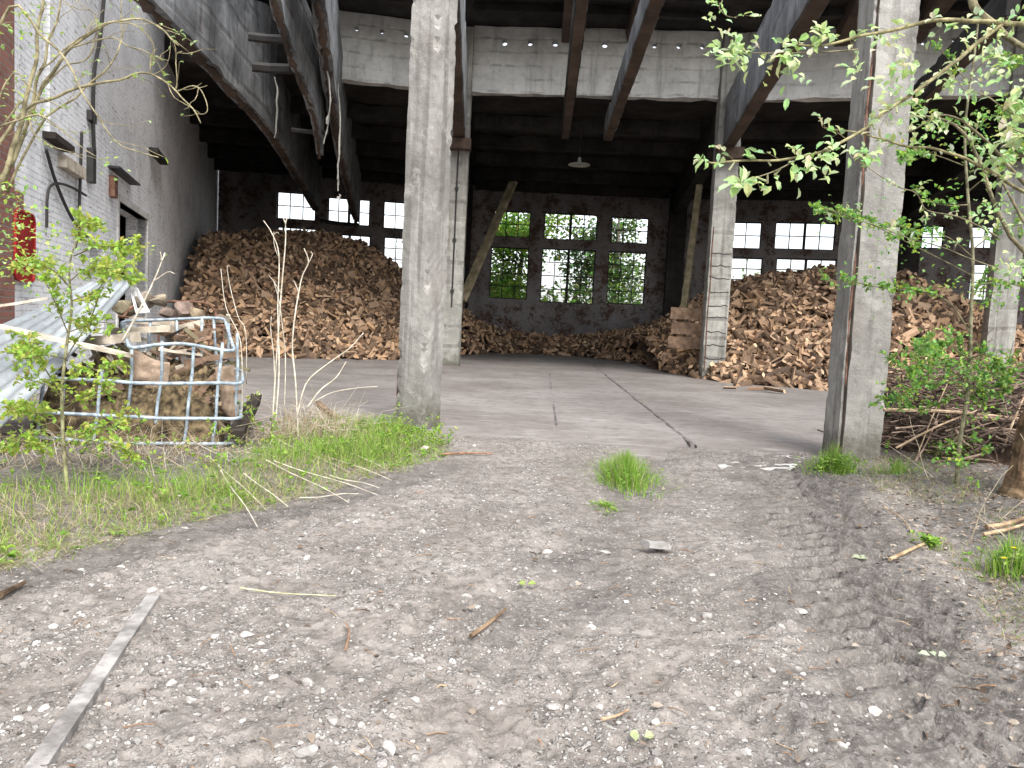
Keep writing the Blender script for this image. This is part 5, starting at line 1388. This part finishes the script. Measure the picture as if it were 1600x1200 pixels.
# grass tufts
def tuft(cx_, cy_, rx, ry, n, h, label, flowers=(), broad=0):
    p = gp(cx_, cy_); t = thing('grass_tuft', label, 'grass tuft', (p.x, p.y, gz(p.x, p.y))); mb = MB(); ml = MB()
    for i in range(n):
        a_ = ra.random() * 6.28; q = abs(ra.gauss(0, .52)) * (1 + .5 * noise.noise((math.cos(a_) * 2, math.sin(a_) * 2, cx_))); x_, y_ = p.x + rx * q * math.cos(a_), p.y + ry * q * math.sin(a_)
        blade(mb, V((x_, y_, gz(x_, y_) - .01)), h * ra.uniform(.3, 1.25) * max(.25, 1.15 - .6 * q), V((ra.gauss(0, .05) + .08 * q * math.cos(a_), ra.gauss(0, .05), 0)), ra.uniform(.004, .009), pick(GREEN if ra.random() > .1 else STRAW))
        if ra.random() < broad:
            for k_ in range(3):
                b_ = ra.random() * 6.28; leaf_quad(ml, V((x_, y_, gz(x_, y_) + h * ra.uniform(.15, .6))), V((math.cos(b_), math.sin(b_), ra.uniform(-.1, .6))), V((0, -.3, 1)), ra.uniform(.02, .045), ra.uniform(.014, .026), pick(GREEN))
    mb.build('blades', M_grass, t)
    if broad: ml.build('leaves', M_leaf, t)
    for (fx, fy, Yq) in flowers:
        c_ = at(fx, fy, Yq); m2 = MB()
        for k_ in range(16):
            b_ = k_ * 6.28 / 16; leaf_quad(m2, c_, V((math.cos(b_), math.sin(b_), .5)), V((0, 0, 1)), .017, .006, (.75, .6, .02))
        fl = m2.build('flower', M_leaf, t); m3 = MB(); m3.tube([c_, V((c_.x, c_.y, gz(c_.x, c_.y)))], .002, .002, 4); m3.build('flower_stem', M_bark, fl)
tuft(978, 748, .25, .6, 2200, .24, 'bright green grass tuft growing alone in the middle of the lane', broad=.03)
tuft(948, 785, .14, .28, 260, .06, 'sparse low grass at the near edge of the lone tuft', broad=.05)
tuft(1300, 738, .27, .25, 800, .26, 'lush green clump at the base of the broad front column', broad=.3)
tuft(1580, 905, .20, .24, 520, .22, 'green clump with yellow dandelions at the foot of the bank', ((1584, 857, 4.0), (1569, 873, 4.0)), .12)
tuft(1490, 740, .18, .2, 160, .3, 'small leafy clump at the foot of the slim sapling', broad=.9)
tuft(1400, 745, .35, .25, 260, .16, 'thin dull grass between broad column and brushwood')
tuft(1450, 860, .10, .10, 40, .12, 'few soft leaves beside the pale broken branch', broad=1)
# right-hand slim sapling
rb_ = random.Random(18)
Yr = 6.6; t = thing('sapling', 'slim leafy sapling in front of the brushwood right of the broad column', 'sapling', gp(1495, 775)); tr = MB(); mw_ = MB(); ml = MB()
stem = smooth([at(1494, 775, Yr), at(1500, 690, Yr), at(1514, 600, Yr), at(1517, 500, Yr), at(1520, 400, Yr), at(1512, 300, Yr), at(1508, 200, Yr), at(1522, 90, Yr), at(1530, 20, Yr)], 5); tr.tube(stem, .020, .007, 7, (1.1, 1.1, .9))
br = [[(1518, 430), (1470, 405), (1420, 380), (1360, 350), (1300, 330), (1275, 325)], [(1517, 450), (1560, 440), (1600, 450)], [(1516, 520), (1480, 470), (1430, 455), (1380, 450), (1330, 440), (1290, 440)], [(1514, 600), (1470, 570), (1430, 580), (1390, 560)], [(1514, 600), (1450, 600), (1400, 620), (1375, 630)], [(1512, 620), (1550, 580), (1590, 560)],
      [(1514, 590), (1480, 560), (1450, 545), (1440, 540)], [(1510, 640), (1540, 610), (1570, 600)], [(1516, 560), (1545, 555), (1575, 590)], [(1518, 400), (1480, 370), (1440, 365), (1400, 350)], [(1519, 390), (1560, 360), (1600, 350)], [(1512, 320), (1470, 320), (1430, 300)], [(1512, 300), (1560, 260), (1600, 230)], [(1508, 200), (1460, 180), (1430, 160)], [(1508, 220), (1550, 180), (1600, 170)], [(1515, 120), (1550, 90), (1600, 100)], [(1515, 130), (1480, 90), (1460, 70)],
      [(1517, 470), (1540, 430), (1560, 420)], [(1514, 580), (1500, 540), (1480, 520)], [(1502, 690), (1470, 700), (1460, 720)], [(1502, 680), (1530, 690), (1545, 700)], [(1514, 610), (1440, 640), (1400, 625)], [(1514, 600), (1560, 620), (1580, 580)], [(1510, 260), (1450, 240), (1400, 250)], [(1514, 560), (1470, 540), (1420, 600)]]
for b_ in br:
    pt = smooth([at(x_, y_, Yr + rb_.gauss(0, .15) * i) for i, (x_, y_) in enumerate(b_)], 4); tr.tube(pt, .006, .002, 5, (.9, .85, .65), False)
    dense = any(530 < q[1] < 650 for q in b_[1:])
    twig_leaves(mw_, ml, pt, .035 if dense else .05, .10 if dense else .07, .042, .03, SG + YG[:1], rb_, .0014, 9 if dense else 7, start=.2)
for cx_, cy_, sp, nl in ((1485, 575, 34, 230), (1440, 555, 24, 120), (1530, 590, 26, 120), (1410, 620, 22, 70), (1560, 575, 24, 90), (1550, 465, 22, 80), (1480, 440, 22, 50), (1400, 455, 26, 50), (1450, 375, 26, 60), (1370, 350, 26, 70), (1300, 335, 22, 40), (1590, 240, 26, 70), (1480, 300, 20, 30), (1500, 720, 14, 50), (1580, 450, 24, 60), (1560, 180, 34, 110), (1520, 220, 30, 70), (1450, 210, 26, 50), (1560, 330, 26, 60), (1540, 640, 26, 60), (1390, 400, 22, 40), (1330, 430, 20, 30)):
    for k_ in range(nl if cy_ > 500 else int(nl * .5)):
        p = at(cx_ + rb_.gauss(0, sp), cy_ + rb_.gauss(0, sp * .6), Yr + rb_.gauss(0, .18)); leaf_quad(ml, p, V((rb_.gauss(0, 1), rb_.gauss(0, 1), rb_.gauss(.1, .7))), V((rb_.gauss(0, .5), -.3, 1)), .042 * rb_.uniform(.6, 1.2), .028, tuple(x * rb_.uniform(.8, 1.2) for x in rb_.choice(SG + YG[:1])))
tr.build('trunk', M_bark, t, True); tag(mw_.build('twigs', M_bark, t), kind='stuff'); ml.build('crown', M_leaf, t)
# willow overhanging from the right
rw = random.Random(31)
Yw = 4.2; t = thing('willow', 'willow reaching in from the right edge with pale leaves and catkins', 'tree', gp(1640, 820)); tr = MB(); mw_ = MB(); ml = MB(); ct = MB()
base = gp(1606, 800); base.z = gz(base.x, base.y) - .05
trunk = smooth([base + V((-.05, 0, 0)), base + V((0, .02, .3)), base + V((.05, 0, .7)), base + V((.2, -.05, 1.2)), base + V((.42, -.2, 2.2)), base + V((.5, -.3, 3.4))], 9)
trunk = [p + noise.noise_vector(p * 5) * .03 for p in trunk]
tr.tube(trunk, [.15 * (1 - .6 * i / len(trunk)) * (1.35 if i < 2 else 1.1 if i < 5 else 1) * (1 + .25 * noise.noise(p * 9)) for i, p in enumerate(trunk)], n=14, col=(.75, .55, .42)); tr.build('trunk', M_bark, t)
for q in range(7):
    m2 = MB(); a_ = q * .9; m2.tube([p + V((math.cos(a_), math.sin(a_), 0)) * .14 * (1 - .55 * i / len(trunk)) for i, p in enumerate(trunk)], [.03 * (1 + .7 * noise.noise(p * 6 + V((q, 0, 0)))) for p in trunk], n=6, col=(.62, .42, .32)); m2.build('bark_ridge', M_bark, t)
main = [
    [(1720, 60, 4.4), (1600, 38, 4.3), (1540, 33, 4.2), (1480, 30, 4.1), (1420, 40, 4.1), (1350, 55, 4.1), (1290, 72, 4.1), (1245, 70, 4.1)],
    [(1566, 36, 4.25), (1520, 75, 4.2), (1470, 115, 4.1), (1400, 165, 4.05), (1340, 204, 4.0), (1280, 238, 4.0), (1200, 250, 4.0), (1120, 254, 4.0), (1098, 246, 4.0)],
    [(1700, 330, 4.6), (1600, 300, 4.6), (1540, 262, 4.55), (1470, 234, 4.5), (1410, 227, 4.5), (1360, 213, 4.5), (1290, 200, 4.5)],
    [(1690, 420, 4.8), (1600, 290, 4.8), (1540, 220, 4.8), (1480, 180, 4.7), (1420, 205, 4.6)],
    [(1340, 78, 4.1), (1290, 82, 4.1), (1230, 82, 4.1), (1185, 83, 4.1), (1130, 80, 4.1)],
    [(1240, 250, 4.0), (1205, 268, 4.0), (1180, 278, 4.0), (1160, 285, 4.0)],
    [(1700, 480, 5.2), (1580, 370, 5.2), (1530, 250, 5.2), (1500, 200, 5.2), (1440, 180, 5.2)],
    [(1560, 370, 5.4), (1500, 340, 5.4), (1450, 330, 5.4), (1430, 300, 5.4), (1400, 290, 5.4), (1330, 245, 5.4)],
    [(1120, -30, 4.2), (1130, 0, 4.2), (1125, 12, 4.2), (1135, 24, 4.2), (1150, 28, 4.2)],
    [(1560, -60, 4.6), (1520, 0, 4.6), (1555, 40, 4.6), (1600, 75, 4.6), (1700, 120, 4.6)],
    [(1560, 420, 5.6), (1480, 390, 5.6), (1420, 370, 5.6), (1330, 340, 5.6), (1280, 322, 5.6)],
    [(1700, 560, 5.3), (1640, 420, 5.3), (1570, 290, 5.3), (1545, 240, 5.3)],
    [(1650, 180, 4.4), (1590, 180, 4.4), (1540, 150, 4.4), (1500, 140, 4.4)],
    [(1720, 250, 4.2), (1640, 215, 4.2), (1590, 205, 4.2), (1560, 190, 4.2)],
]
rad = [.015, .012, .012, .013, .004, .004, .017, .007, .003, .03, .005, .015, .006, .008]
for i, b_ in enumerate(main):
    pt = smooth([at(*q) for q in b_], 5); pt = [p + noise.noise_vector(p * 6) * .012 for p in pt]
    m2 = MB(); m2.tube(pt, rad[i], max(.0022, rad[i] * .35), 7, (1.35, 1.3, .9) if i < 3 else (1.05, 1, .8)); m2.build('branch', M_bark, t, True)
    if i in (9, 11): continue
    twig_leaves(mw_, ml, pt, .11, .12, .055, .028, WG, rw, .0018, 4, start=.25, barkc=(1.2, 1.1, .8))
    for q in range(0, len(pt) - 3, 3):      # catkins
        if rw.random() < .55 and i in (0, 1, 2, 3, 4, 5, 7):
            p = pt[q] + V((0, 0, -.004)); d = V((rw.gauss(0, .5), rw.gauss(0, .3), -.6 + rw.gauss(0, .5))).normalized() * rw.uniform(.025, .05)
            ct.tube([p, p + d * .3, p + d * .7, p + d], .004, .006, 6, tuple(x * rw.uniform(.85, 1.1) for x in (.52, .58, .36)))
for cx_, cy_, Yq, sp, nl, sz in ((1145, 85, 4.1, 38, 34, .075), (1235, 82, 4.1, 28, 16, .07), (1285, 55, 4.1, 16, 9, .075), (1160, 290, 4.0, 22, 14, .085), (1100, 250, 4.0, 8, 4, .075), (1120, 22, 4.2, 26, 9, .04), (1260, 265, 4.0, 40, 22, .06), (1330, 115, 4.05, 26, 10, .06), (1420, 105, 4.1, 30, 14, .07), (1300, 240, 4.0, 26, 20, .055), (1590, 200, 4.4, 40, 22, .09), (1590, 160, 4.4, 40, 20, .08), (1400, 135, 4.1, 40, 16, .06), (1570, 250, 4.6, 50, 26, .07), (1480, 130, 4.4, 50, 26, .055), (1540, 60, 4.5, 50, 26, .06), (1440, 190, 4.4, 40, 24, .05), (1380, 60, 4.2, 50, 12, .055), (1540, 330, 5.0, 50, 24, .055), (1590, 420, 5.0, 30, 24, .06), (1560, 110, 4.4, 40, 20, .06), (1240, 105, 4.1, 50, 14, .06), (1360, 240, 4.1, 20, 10, .07)):
    for k_ in range(int(nl * 1.5)):
        p = at(cx_ + rw.gauss(0, sp * .45), cy_ + rw.gauss(0, sp * .32), Yq + rw.gauss(0, .05)); d = V((rw.gauss(-.3, .7), rw.gauss(-.2, .6), rw.gauss(-.15, .7)))
        leaf_quad(ml, p, d, V((rw.gauss(0, .5), -.6, .8)), sz * rw.uniform(.6, 1.15), sz * .5, tuple(x * rw.uniform(.85, 1.2) for x in rw.choice(WG)))
tag(mw_.build('twigs', M_bark, t), kind='stuff'); ml.build('crown', M_leaf, t); tag(ct.build('catkins', M_leaf, t), kind='stuff')
# shrub with bare arching branches, top left
rl = random.Random(44)
t = thing('arching_shrub', 'nearly bare arching shrub with pale twigs and few new leaves at the left edge', 'shrub', gp(-120, 820)); mw_ = MB(); ml = MB()
mainl = [
    [(-160, 700, 4.6), (-60, 450, 4.6), (20, 250, 4.6), (70, 130, 4.6), (130, 60, 4.6), (200, 30, 4.6), (250, 45, 4.6), (278, 70, 4.6)],
    [(-150, 650, 4.5), (-40, 400, 4.5), (20, 230, 4.5), (50, 120, 4.5), (62, 30, 4.5), (70, -60, 4.5)],
    [(-120, 500, 4.4), (0, 40, 4.4), (60, 55, 4.4), (100, 90, 4.4), (125, 135, 4.4), (150, 180, 4.4), (190, 225, 4.4), (246, 244, 4.4)],
    [(-140, 560, 4.5), (0, 220, 4.5), (90, 150, 4.5), (170, 130, 4.5), (215, 115, 4.5), (250, 125, 4.5), (290, 155, 4.5), (314, 193, 4.5)],
    [(273, 141, 4.5), (300, 135, 4.5), (315, 145, 4.5), (323, 170, 4.5), (318, 178, 4.5), (305, 178, 4.5)],
    [(60, 110, 4.55), (140, 50, 4.55), (200, 35, 4.55), (235, 65, 4.55), (243, 80, 4.55)],
    [(100, 80, 4.6), (170, 60, 4.6), (200, 72, 4.6), (240, 85, 4.6), (265, 95, 4.6)],
    [(-60, 300, 4.5), (30, 160, 4.5), (50, 210, 4.5), (90, 230, 4.5), (130, 250, 4.5)],
    [(0, 200, 4.3), (60, 180, 4.3), (110, 215, 4.3), (150, 245, 4.3)],
    [(20, 260, 4.6), (45, 180, 4.6), (60, 120, 4.6), (80, 60, 4.6), (95, 0, 4.6), (100, -40, 4.6)],
    [(30, 200, 4.6), (90, 110, 4.6), (140, 90, 4.6), (150, 30, 4.6), (120, 0, 4.6)],
    [(10, 300, 4.6), (60, 200, 4.6), (130, 140, 4.6), (180, 90, 4.6), (190, 20, 4.6), (180, -20, 4.6)],
    [(-80, 420, 4.4), (10, 130, 4.4), (60, 150, 4.4), (100, 170, 4.4)],
    [(232, 118, 4.5), (238, 90, 4.5), (248, 76, 4.5)], [(272, 140, 4.5), (275, 110, 4.5), (278, 85, 4.5), (286, 82, 4.5)],
]
radl = [.014, .02, .009, .011, .004, .005, .005, .007, .006, .012, .006, .008, .007, .004, .004]
for i, b_ in enumerate(mainl):
    pt = smooth([at(*q) for q in b_], 5); pt = [p + noise.noise_vector(p * 7) * .018 for p in pt]
    m2 = MB(); m2.tube(pt, radl[i], max(.0018, radl[i] * .3), 6, (1.5, 1.42, 1.1)); m2.build('branch', M_bark, t, True)
    for j in range(2, len(pt) - 1, 3):
        if rl.random() < .65:
            q = wander(pt[j], (pt[j + 1] - pt[j]).normalized() + V((rl.gauss(0, .6), rl.gauss(0, .5), rl.gauss(.1, .6))), rl.uniform(.08, .32), 5, .22, rl); mw_.tube(q, .0026, .0012, 4, (1.5, 1.4, 1.1), False)
            if q[-1].x < -1.9:
                lv_ = rl.random()
                for k_ in range(4 if lv_ < .4 else 1):
                    leaf_quad(ml, q[-1 - k_ % 3], V((rl.gauss(0, 1), rl.gauss(0, 1), rl.gauss(.3, .6))), V((0, 0, 1)), rl.uniform(.02, .045), .018, pick(WG[:3] + YG[:2]))
for cx_, cy_, sp, nl in ((50, 40, 30, 40), (20, 350, 35, 110), (30, 170, 30, 30), (60, 190, 18, 14), (15, 300, 25, 40), (40, 410, 40, 70), (100, 400, 30, 50), (160, 260, 18, 10), (10, 60, 20, 16)):
    for k_ in range(nl):
        p = at(cx_ + rl.gauss(0, sp), cy_ + rl.gauss(0, sp * .8), 4.6 + rl.gauss(0, .2)); leaf_quad(ml, p, V((rl.gauss(0, 1), rl.gauss(0, 1), rl.gauss(.1, .6))), V((rl.gauss(0, .5), -.3, 1)), rl.uniform(.02, .045), .02, pick(SG[1:3] + YG + WG[:1]))
tag(mw_.build('twigs', M_bark, t), kind='stuff'); ml.build('crown', M_leaf, t)

for i in range(26):
    x_ = ra.uniform(3.0, 5.2); y_ = ra.uniform(4.6, 7.2)
    if x_ < float(bank_edge(y_)) + .25: continue
    p = V((x_, y_, gz(x_, y_))); pt = wander(p, V((ra.gauss(0, .5), ra.gauss(0, .3), .8)), ra.uniform(.25, .7), 6, .15, ra)
    mb = MB(); mb.tube(pt, .004, .0015, 5, (.9, .85, .75)); tag(mb.build('dead_plant', M_straw), 'thin dead stem standing on the bank below the willow', 'dry plant', 'dead stems on the right bank')
t = thing('bramble', 'low straggling bramble on the bank in front of the brushwood', 'shrub', gp(1540, 800)); mw_ = MB(); ml = MB()
for i in range(22):
    x_ = ra.uniform(3.6, 5.4); y_ = ra.uniform(5.4, 7.4); p = V((x_, y_, gz(x_, y_))); pt = wander(p, V((ra.gauss(0, .7), ra.gauss(-.3, .3), .8)), ra.uniform(.25, .6), 6, .3, ra); mw_.tube(pt, .003, .0015, 4, (1, .8, .65), False)
    if i % 2: twig_leaves(mw_, ml, pt, .07, .06, .034, .024, SG + GREEN[:2], ra, .001, 4)
mw_.build('stems', M_bark, t); ml.build('leaves', M_leaf, t)
# brushwood heap on the right, dark board
rbz = random.Random(12); mb = MB()
mv = []; nb_ = 26
for i in range(nb_ + 1):
    for j in range(nb_ + 1):
        x_ = 4.45 + 4.4 * i / nb_; y_ = 7.35 + 3.0 * j / nb_; e_ = min(1, i / 3, (nb_ - i) / 3) * min(1, j / 4, (nb_ - j) / 3)
        mv.append(V((x_, y_, gz(x_, y_) - .05 + e_ * (.48 + .25 * fbm((x_, y_, 2), 2.5, 3)))))
mb.add(mv, [(i * (nb_ + 1) + j, (i + 1) * (nb_ + 1) + j, (i + 1) * (nb_ + 1) + j + 1, i * (nb_ + 1) + j + 1) for i in range(nb_) for j in range(nb_)], (.16, .13, .12))
for i in range(2600):
    x_ = rbz.uniform(4.3, 8.6); y_ = rbz.uniform(7.3, 10.2)
    if x_ < 4.35 + .05 * (y_ - 7): continue
    env = .95 * min(1, (x_ - 3.9) / 1.0) * min(1, max(.15, (y_ - 6.9) / 1.2)); z_ = gz(x_, y_) + env * rbz.random() ** .8
    a_ = rbz.gauss(.1, .5); L = rbz.uniform(.3, 1.0); d = V((math.cos(a_), rbz.gauss(0, .5), rbz.gauss(0, .3))); p0_ = V((x_, y_, z_)) - d * L * .4
    if p0_.x < 4.15: p0_.x = 4.2
    pt = wander(p0_, d, L, 5, .2, rbz)
    g_ = rbz.choice((.22, .3, .4, .6, .8, 1.2)); mb.tube(pt, rbz.uniform(.004, .016), .002, 5, (g_, g_ * .92, g_ * .95), False)
tag(mb.build('brushwood', M_litter), 'tangled heap of dead brushwood right of the broad column', 'brushwood', None, 'stuff')
beam_between(gp(1385, 690) + V((0, .6, .55)), gp(1500, 660) + V((0, .6, .35)), .28, .04, M_dwood, 'dark_board', 'dark board propped behind the broad front column', 'board')
beam_between(gp(1388, 700) + V((0, .2, .0)), gp(1392, 700) + V((0.02, .3, .72)), .22, .05, M_dwood, 'dark_board', 'charred upright board beside the broad front column', 'board')
for i, (xa, ya, xb_, yb_, r_) in enumerate(((1380, 640, 1600, 655, .02), (1400, 700, 1530, 640, .012), (1430, 720, 1480, 600, .008), (1555, 735, 1600, 620, .014))):
    pt = smooth([at(xa, ya, 7.6), at((xa + xb_) / 2, (ya + yb_) / 2 - 4, 7.5), at(xb_, yb_, 7.6)], 4); mb = MB(); mb.tube(pt, r_, r_ * .6, 6, (1.6, 1.5, 1.35)); tag(mb.build('dead_branch', M_litter), ['long grey branch lying level on top of the brushwood', 'forked grey branch slanting over the brushwood', 'thin upright twig rising from the brushwood', 'stout grey stick leaning at the right end of the brushwood'][i], 'branch')

# ------------------------------------------------------------------ trees outside the back windows
def tree(x_, y_, h, w_, n, label, seed, cols, ls=.26, th=.18):
    r2 = random.Random(seed); t = thing('tree', label, 'tree', (x_, y_, 0), 'trees beyond the back wall'); tr = MB(); ml = MB()
    tk = wander(V((x_, y_, -.1)), V((r2.gauss(0, .15), 0, 1)), h * .8, 8, .08, r2, .1); tr.tube(tk, th, th * .3, 8)
    tips = []
    for i in range(16):
        p = tk[r2.randrange(1, 8)]; a_ = r2.random() * 6.28; q = wander(p, V((math.cos(a_), math.sin(a_), r2.uniform(-.1, .9))), w_ * r2.uniform(.5, 1.1), 6, .2, r2); tr.tube(q, th * .3, .02, 5); tips += q[2:]
    tips += tk[2:]
    for i in range(n):
        p = r2.choice(tips) + V((r2.gauss(0, .55), r2.gauss(0, .5), r2.gauss(0, .5)))
        if p.z < .1: continue
        leaf_quad(ml, p, V((r2.gauss(0, 1), r2.gauss(0, 1), r2.gauss(0, .7))), V((r2.gauss(0, .6), r2.gauss(0, .6), 1)), ls * r2.uniform(.6, 1.3), ls * .6, tuple(c_ * r2.uniform(.7, 1.25) for c_ in r2.choice(cols)))
    tr.build('trunk', M_bark, t); ml.build('crown', M_leaf, t)
TG = [(.17, .30, .05), (.22, .36, .07), (.12, .22, .04)]; TD = [(.10, .17, .05), (.14, .22, .08), (.08, .13, .05)]
tree(-.6, 41.5, 11.2, 2.6, 7000, 'dense fresh green tree filling the left one of the middle windows', 1, TG + [(.28, .42, .06)])
tree(2.6, 45.5, 10, 2.6, 3600, 'thin leafy tree behind the wide middle window', 2, TD)
tree(5.3, 44.5, 9.6, 2.5, 2600, 'dusky tree behind the window nearest the leaning pole', 3, TD + TG[:1])
tree(-6.2, 43.5, 9.5, 2.2, 110, 'almost bare tree with forked stems behind the left back windows', 4, TD, .2, .22)
tree(10.2, 44.5, 8.5, 2.0, 420, 'yellowish ivy clad tree behind the window beside the cracked column', 5, [(.30, .30, .06), (.22, .26, .05)], .24)
tree(14.5, 46, 6.5, 2.6, 380, 'low leafy tree behind the wide white window', 6, TG, .22)
tree(22.5, 45, 8.5, 2.8, 520, 'tree behind the window seen through the sapling leaves', 7, TD)
rh = random.Random(77); mb = MB()
for i in range(5200):
    x_ = rh.uniform(-16, 32); y_ = rh.uniform(40, 43.5) - .02 * abs(x_); hh = 2.6 + 1.0 * noise.noise((x_ * .4, 0, 1)) + (1.0 if -3 < x_ < 8 else -.5)
    leaf_quad(mb, V((x_, y_, rh.uniform(0, max(.4, hh)))), V((rh.gauss(0, 1), rh.gauss(0, 1), rh.gauss(.4, .7))), V((rh.gauss(0, .6), rh.gauss(0, .6), 1)), .3 * rh.uniform(.6, 1.3), .17, tuple(c_ * rh.uniform(.7, 1.25) for c_ in rh.choice(TD + TG)))
tag(mb.build('undergrowth', M_leaf), 'green undergrowth growing outside below the back windows', 'undergrowth', None, 'stuff')

# ------------------------------------------------------------------ light, sky, camera
sc = bpy.context.scene
w = bpy.data.worlds.new('World'); sc.world = w; w.use_nodes = True; nt = w.node_tree; nt.nodes.clear()
out = nt.nodes.new('ShaderNodeOutputWorld'); bg = nt.nodes.new('ShaderNodeBackground'); sky = nt.nodes.new('ShaderNodeTexSky')
sky.sky_type = 'NISHITA'; sky.sun_disc = False
EL, AZ = R(52), R(158)
sky.sun_elevation = EL; sky.sun_rotation = AZ; sky.air_density = 1.0; sky.dust_density = 3.0; sky.ozone_density = 1.0
hs = nt.nodes.new('ShaderNodeHueSaturation'); hs.inputs['Saturation'].default_value = .28
nt.links.new(sky.outputs[0], hs.inputs['Color']); nt.links.new(hs.outputs[0], bg.inputs[0]); bg.inputs[1].default_value = .15; nt.links.new(bg.outputs[0], out.inputs[0])
sun = bpy.data.lights.new('sun', 'SUN'); sun.energy = 1.1; sun.angle = R(25); sun.color = (1, .96, .9)
so = bpy.data.objects.new('sun', sun); C.objects.link(so)
dirv = V((math.sin(AZ) * math.cos(EL), math.cos(AZ) * math.cos(EL), math.sin(EL)))
so.rotation_euler = dirv.to_track_quat('Z', 'Y').to_euler()
cam = bpy.data.cameras.new('camera'); co = bpy.data.objects.new('camera', cam); C.objects.link(co)
cam.sensor_width = 36; cam.lens = 36 * F / 1600; cam.clip_start = .05; cam.clip_end = 3000
co.matrix_world = Matrix(((cr.x, cu.x, -cd.x, 0), (cr.y, cu.y, -cd.y, 0), (cr.z, cu.z, -cd.z, H), (0, 0, 0, 1)))
sc.camera = co
sc.render.resolution_x, sc.render.resolution_y = 1024, 768
sc.view_settings.view_transform = 'Standard'; sc.view_settings.look = 'None'; sc.view_settings.gamma = 1; sc.view_settings.exposure = 1.5
sc.cycles.max_bounces = 8; sc.cycles.diffuse_bounces = 4; sc.cycles.use_denoising = True
